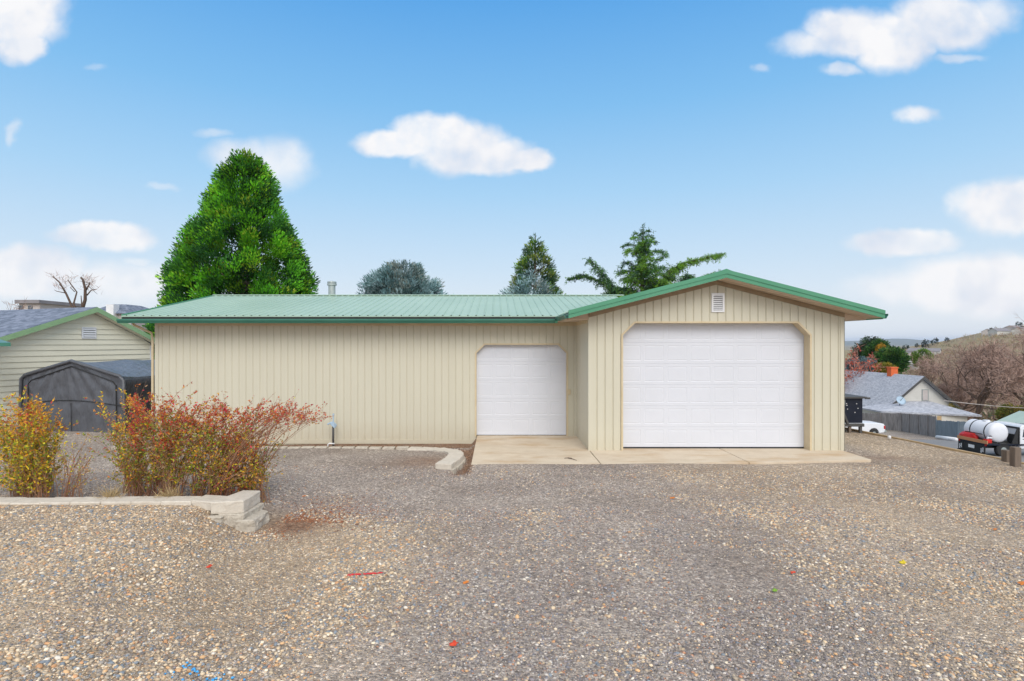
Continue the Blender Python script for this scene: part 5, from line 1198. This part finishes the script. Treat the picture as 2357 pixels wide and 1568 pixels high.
# ------------------------------------------------------------------ shrubs in the bed
def shrub(name, loc, label, basebox, ends, n, colfn, leafn, stem_r=.006, lsz=.034, fine=4):
    root = empty(name, loc); tag(root, label, 'shrub'); nco = max(2, int((basebox[0][1]-basebox[0][0])*3.6)); cores = [(basebox[0][0]+(k+.5)/nco*(basebox[0][1]-basebox[0][0])+random.uniform(-.08,.08), random.uniform(*basebox[1])) for k in range(nco)]; mb = MB(); C = []; Dv = []; T = []; lo = Vector(loc)
    for _ in range(n):
        bx_, by_ = random.uniform(*basebox[0]), random.uniform(*basebox[1]); 
        if cores: bx_, by_ = random.choice(cores); bx_ += random.gauss(0, .07); by_ = max(8.72, by_+random.gauss(0, .07))
        B0 = Vector((bx_, by_, gz_(bx_, by_)-.03))
        E = ends(B0); ct = B0.lerp(E, .45)+Vector((-(E.x-B0.x)*.30, -(E.y-B0.y)*.2, (E.z-B0.z)*.26))
        def bez(t): return B0*(1-t)**2+ct*2*t*(1-t)+E*t*t
        ph = random.random()*6; wob = lambda t: Vector((math.sin(t*7+ph), math.cos(t*6+ph), 0))*.02*t
        P = [bez(t)+wob(t)-lo for t in np.linspace(0, 1, 8)]; r = stem_r*random.uniform(.7, 1.5)
        mb.tube(P, [r*(1-.75*k/7) for k in range(8)], 3, cap=False)
        segs = [P]
        for q in range(fine):
            k = random.randint(2, 6); a = P[k]; dr = (P[k+1]-P[k]).normalized()
            nd = (dr+Vector((random.gauss(0,.45), random.gauss(0,.45), random.gauss(.1,.3)))).normalized(); l = random.uniform(.12,.38)
            Q = [a, a+nd*l*.5+Vector((0,0,.01)), a+nd*l+Vector((0,0,.04))]; mb.tube(Q, [r*.5, r*.35, r*.15], 3, cap=False); segs.append(Q)
        m = leafn
        for _2 in range(m):
            sg = random.choice(segs) if random.random() < .75 else P
            t = random.random(); t = (t**.42) if sg is P else t
            t = min(.999, max(.12, t))*(len(sg)-1); k = int(t); p_ = sg[k].lerp(sg[k+1], t-k)
            w_ = p_+lo; c = colfn(w_)
            if c is None: continue
            C.append(tuple(p_+Vector((random.gauss(0,.012), random.gauss(0,.012), random.gauss(0,.012))))); dr = (sg[k+1]-sg[k]).normalized()
            Dv.append(tuple(dr*.7+Vector((random.gauss(0,.8), random.gauss(0,.8), random.gauss(0,.6))))); T.append(c)
    mb.build('stems', 'redtwig', root)
    C = np.array(C); Dv = np.array(Dv); T = np.array(T); V, Fc, TT = leaf_tris(C, Dv, lsz*(.6+.8*rng.random(len(C))), lsz*.48*(.7+.6*rng.random(len(C))), T)
    npmesh('leaves', V, Fc, 'leaf_s', root, TT); return root
RED = [(.58,.07,.035),(.68,.14,.04),(.48,.05,.05),(.75,.24,.05),(.42,.14,.08),(.70,.06,.10)]
ORG = [(.75,.34,.04),(.82,.45,.05),(.62,.24,.04),(.55,.30,.09)]
GRN = [(.22,.32,.03),(.34,.42,.03),(.14,.22,.03),(.45,.45,.04),(.38,.32,.07)]
YEL = [(.85,.64,.03),(.75,.70,.06),(.88,.5,.03)]
BRN = [(.38,.24,.14),(.5,.35,.2)]
def pick(w, groups):
    g = random.choices(groups, w)[0]; c = random.choice(g); k = random.uniform(.75, 1.2); return tuple(x*k for x in c)
def col_main(w):
    u = w.x*F/w.y+U0; v = V0-(w.z-H)*F/w.y
    t = (v-900)/230+noise.noise(w*2.3)*.35
    if t < .35:
        left = u < 300
        return pick([1.2,4,.6,1.6,.5] if left else [5.5,2,.5,.25,1.0], [RED,ORG,GRN,YEL,BRN])
    if random.random() < .30: return None
    if t < .65: return pick([1.0,1.4,4.2,.6,1.6], [RED,ORG,GRN,YEL,BRN])
    return pick([.4,1.5,4.4,1.1,1.6], [RED,ORG,GRN,YEL,BRN])
TU = [180,200,250,300,330,380,410,432,445,480,520,560,600,640,690,735]; TV_ = [985,950,930,903,905,915,905,875,905,912,905,925,922,918,932,948]
PL = [(182,961,1),(208,900,.5),(228,932,1.2),(270,893,.5),(299,903,1.6),(322,925,1.3),(350,896,.8),(372,930,1.2),(391,912,1.2),(436,873,.45),(425,925,1.2),(455,930,1.2),(488,906,1.6),(521,930,1.5),(553,932,1.5),(585,935,.8),(609,920,.5),(648,912,.4),(400,960,1.5),(470,965,1.5),(340,965,1.5),(260,970,1.5),(560,970,1.2)]
PC = [(bu, bl) for bu in (1,) for bl in (1,)]
def ends_main(B0):
    bu = B0.x*F/B0.y+U0
    k = random.choices(PL, [p[2]*math.exp(-((p[0]-bu)/150)**2) for p in PL])[0]
    u = k[0]+random.gauss(0, 8); v = k[1]+2+abs(random.gauss(0, 1))*22
    if random.random() < .42: u = bu+random.gauss(0, 55); v = random.uniform(975, 1110)
    u = min(655, max(178, u))
    return PX(u, min(v, 1110), min(10.3, max(8.6, B0.y+random.gauss(0, .35))))
shrub('autumn_shrub', (-4.9, 9.3, .15), 'largest shrub with red tops and olive leaves behind the block wall', ((-6.35,-3.95),(8.75,9.75)), ends_main, 295, col_main, 84, .005, .046)
# the long red shoots arching to the right
def ends_r(B0):
    u = random.uniform(610, 775); v = np.interp(u, [585,620,650,700,735,755],[955,945,940,940,942,946])+random.gauss(6,9); 
    if random.random() < .3: v = random.uniform(915, 945); u = random.uniform(600, 690)
    return PX(u, v, B0.y-.1+random.gauss(0,.15))
def col_r(w):
    v = V0-(w.z-H)*F/w.y
    if v > 975 and random.random() < .85: return None
    return pick([7,1,.2,.2,1.2], [RED,ORG,GRN,YEL,BRN])
shrub('autumn_shrub', (-3.8, 9.1, .12), 'shrub of long red shoots arching right over the end of the block wall', ((-4.9,-3.8),(8.8,9.4)), ends_r, 58, col_r, 64, .0075, .042, 3)
def ends_rr(B0): return PX(random.uniform(500, 612), random.uniform(1000, 1115), B0.y-.05+random.gauss(0,.15))
shrub('autumn_shrub', (-4.0, 9.0, .12), 'low twiggy shrub with yellow and orange leaves at the wall end', ((-4.6,-3.7),(8.75,9.2)), ends_rr, 90, lambda w: pick([1,2.3,2,1.6,1.5],[RED,ORG,GRN,YEL,BRN]) if random.random() < .75 else None, 44, .004, .044, 3)
PLL = [(0,942,1),(33,899,.4),(50,940,1),(68,916,1),(94,922,1.2),(107,951,1),(140,961,1),(-20,950,1),(20,960,1.4),(80,970,1.2)]
def ends_l(B0):
    k = random.choices(PLL, [p[2] for p in PLL])[0]; u = k[0]+random.gauss(0, 9); v = k[1]+abs(random.gauss(0, 1))*28
    if random.random() < .5: u = random.uniform(-30, 155); v = random.uniform(985, 1112)
    return PX(u, min(v, 1115), max(8.6, B0.y+random.gauss(0, .25)))
def col_l(w):
    v = V0-(w.z-H)*F/w.y; t = (v-900)/220+noise.noise(w*2.5)*.3
    if t > .4 and random.random() < .2: return None
    if t < .4: return pick([1.5,4,1,1.8,.8], [RED,ORG,GRN,YEL,BRN])
    return pick([.15,1.6,3.6,3.0,.6], [RED,ORG,GRN,YEL,BRN])
shrub('autumn_shrub', (-7.6, 9.2, .15), 'green and yellow leaved shrub at the left edge before the tent', ((-8.1,-6.9),(8.75,9.6)), ends_l, 190, col_l, 80, .0045, .048)
def ends_m(B0): return PX(random.uniform(120, 235), random.uniform(1010, 1120), B0.y+random.gauss(0,.1))
shrub('sparse_shrub', (-6.8, 9.0, .15), 'thin twiggy young shrub in the gap between the bigger shrubs', ((-6.9,-6.3),(8.75,9.2)), ends_m, 26, lambda w: pick([.4,2.4,1.6,1.4,2],[RED,ORG,GRN,YEL,BRN]) if random.random() < .8 else None, 26, .0045, .03, 3)
# tufts of dry grass at the wall
MT['drygrass'] = pm("dry_grass", (.48,.36,.19), (.36,.26,.13), 5, .9)
for (u, lb) in ((255,'left tuft of dry straw grass hanging over the block wall'),(385,'right tuft of dry straw grass hanging over the block wall')):
    x_ = (u-U0)*8.5/F; gr_ = empty('grass_tuft', (x_, 8.52, .36)); tag(gr_, lb, 'grass tuft'); C = np.zeros((150,3)); C[:,0] = rng.normal(size=150)*.06; C[:,1] = rng.normal(size=150)*.04
    Dd = rng.normal(size=(150,3))*np.array([.8,.5,.5])+np.array([0,-.2,.7]); V, Fc, _ = leaf_tris(C, Dd, .10+.2*rng.random(150), .008, np.zeros((150,3))); npmesh('blades', V, Fc, 'drygrass', gr_)
# tiny mulch and stray leaves by the wall end: individual fallen leaves seen on the drive
MT['lf_red'] = pm("red_leaf", (.62,.06,.02), (.5,.05,.02), 9, .6); MT['lf_or'] = pm("orange_leaf", (.62,.20,.03), (.5,.16,.03), 9, .6); MT['lf_y'] = pm("yellow_leaf", (.66,.5,.02), (.55,.42,.02), 9, .6); MT['lf_g'] = pm("green_leaf", (.2,.36,.03), (.16,.3,.03), 9, .6)
def GND(u, v):
    d_ = (H)*F/(v-V0)
    for _ in range(8): x_ = (u-U0)*d_/F; d_ = (H-gz_(x_, d_))*F/(v-V0)
    return (u-U0)*d_/F, d_
for (u, v, m_, s_, lb) in ((482,1308,'lf_red',.045,'bright red fallen leaf left of the red paint line'),(1044,1487,'lf_red',.05,'torn red fallen leaf near the bottom of the picture'),(2078,1298,'lf_y',.055,'yellow fallen leaf on the right of the drive'),(1783,1363,'lf_g',.04,'small green fallen leaf right of centre'),
        (1548,1149,'lf_or',.05,'orange fallen leaf before the larger door'),(2352,1347,'lf_or',.05,'orange fallen leaf at the right edge'),(1825,1322,'lf_red',.035,'dark red fallen leaf beside the green leaf'),(1072,1345,'lf_or',.04,'orange fallen leaf below the paint line end'),
        (700,1145,'lf_or',.035,'orange fallen leaf beyond the wall end'),(2290,1222,'lf_or',.035,'orange leaf far right on the drive')):
    x_, y_ = GND(u, v); mb = MB(); an = random.random()*6; n = 14
    ring = [(s_*(.5+.5*abs(math.cos(2.5*t)))*math.cos(t+an), s_*(.5+.5*abs(math.cos(2.5*t)))*.7*math.sin(t+an), .006*math.sin(3*t)) for t in np.linspace(0, 2*math.pi, n, endpoint=False)]
    mb.v = [(0,0,.012)]+ring+[(0,0,.009)]+[(a, b, c-.002) for a, b, c in ring]
    for k in range(n): mb.f.append((0, 1+k, 1+(k+1) % n)); mb.f.append((n+1, n+2+(k+1) % n, n+2+k))
    o = mb.build('fallen_leaf', m_); o.location = (x_, y_, gz_(x_, y_)+.024); o.rotation_euler = (R(12), R(-8), 0); tag(o, lb, 'leaf', 'fallen leaves on the gravel')
# sprayed survey marks: painted stones along a line
MT['pt_red'] = pm("red_marking_paint", (.72,.03,.04), (.6,.05,.05), 30, .6); MT['pt_blue'] = pm("blue_marking_paint", (.05,.32,.68), (.1,.42,.75), 30, .6)
def paint(u0, v0, u1, v1, wdt, n, mat, label, name):
    a = Vector((*GND(u0, v0), 0)); b = Vector((*GND(u1, v1), 0)); V = []; Fc = []
    for k in range(n):
        t = random.random(); p_ = a.lerp(b, t)+Vector((random.gauss(0, wdt*.4), random.gauss(0, wdt), 0)); s_ = random.uniform(.006,.013); z_ = gz_(p_.x, p_.y)+.010; i = len(V)
        for q in IC: V.append((p_.x+q[0]*s_*1.2, p_.y+q[1]*s_, z_+q[2]*s_*.8))
        Fc += [(i+f[0], i+f[1], i+f[2]) for f in IF]
    o = npmesh(name, V, Fc, mat, smooth=True); tag(o, label, 'paint mark')
paint(800, 1326, 884, 1320, .008, 60, 'pt_red', 'thin red spray paint line across the gravel', 'paint_line')
paint(355, 1562, 560, 1560, .05, 22, 'pt_blue', 'loose blue spray paint patch on the stones at bottom left', 'paint_patch')
paint(425, 1532, 450, 1548, .025, 16, 'pt_blue', 'bright blue paint spot on the stones at bottom left', 'paint_patch')
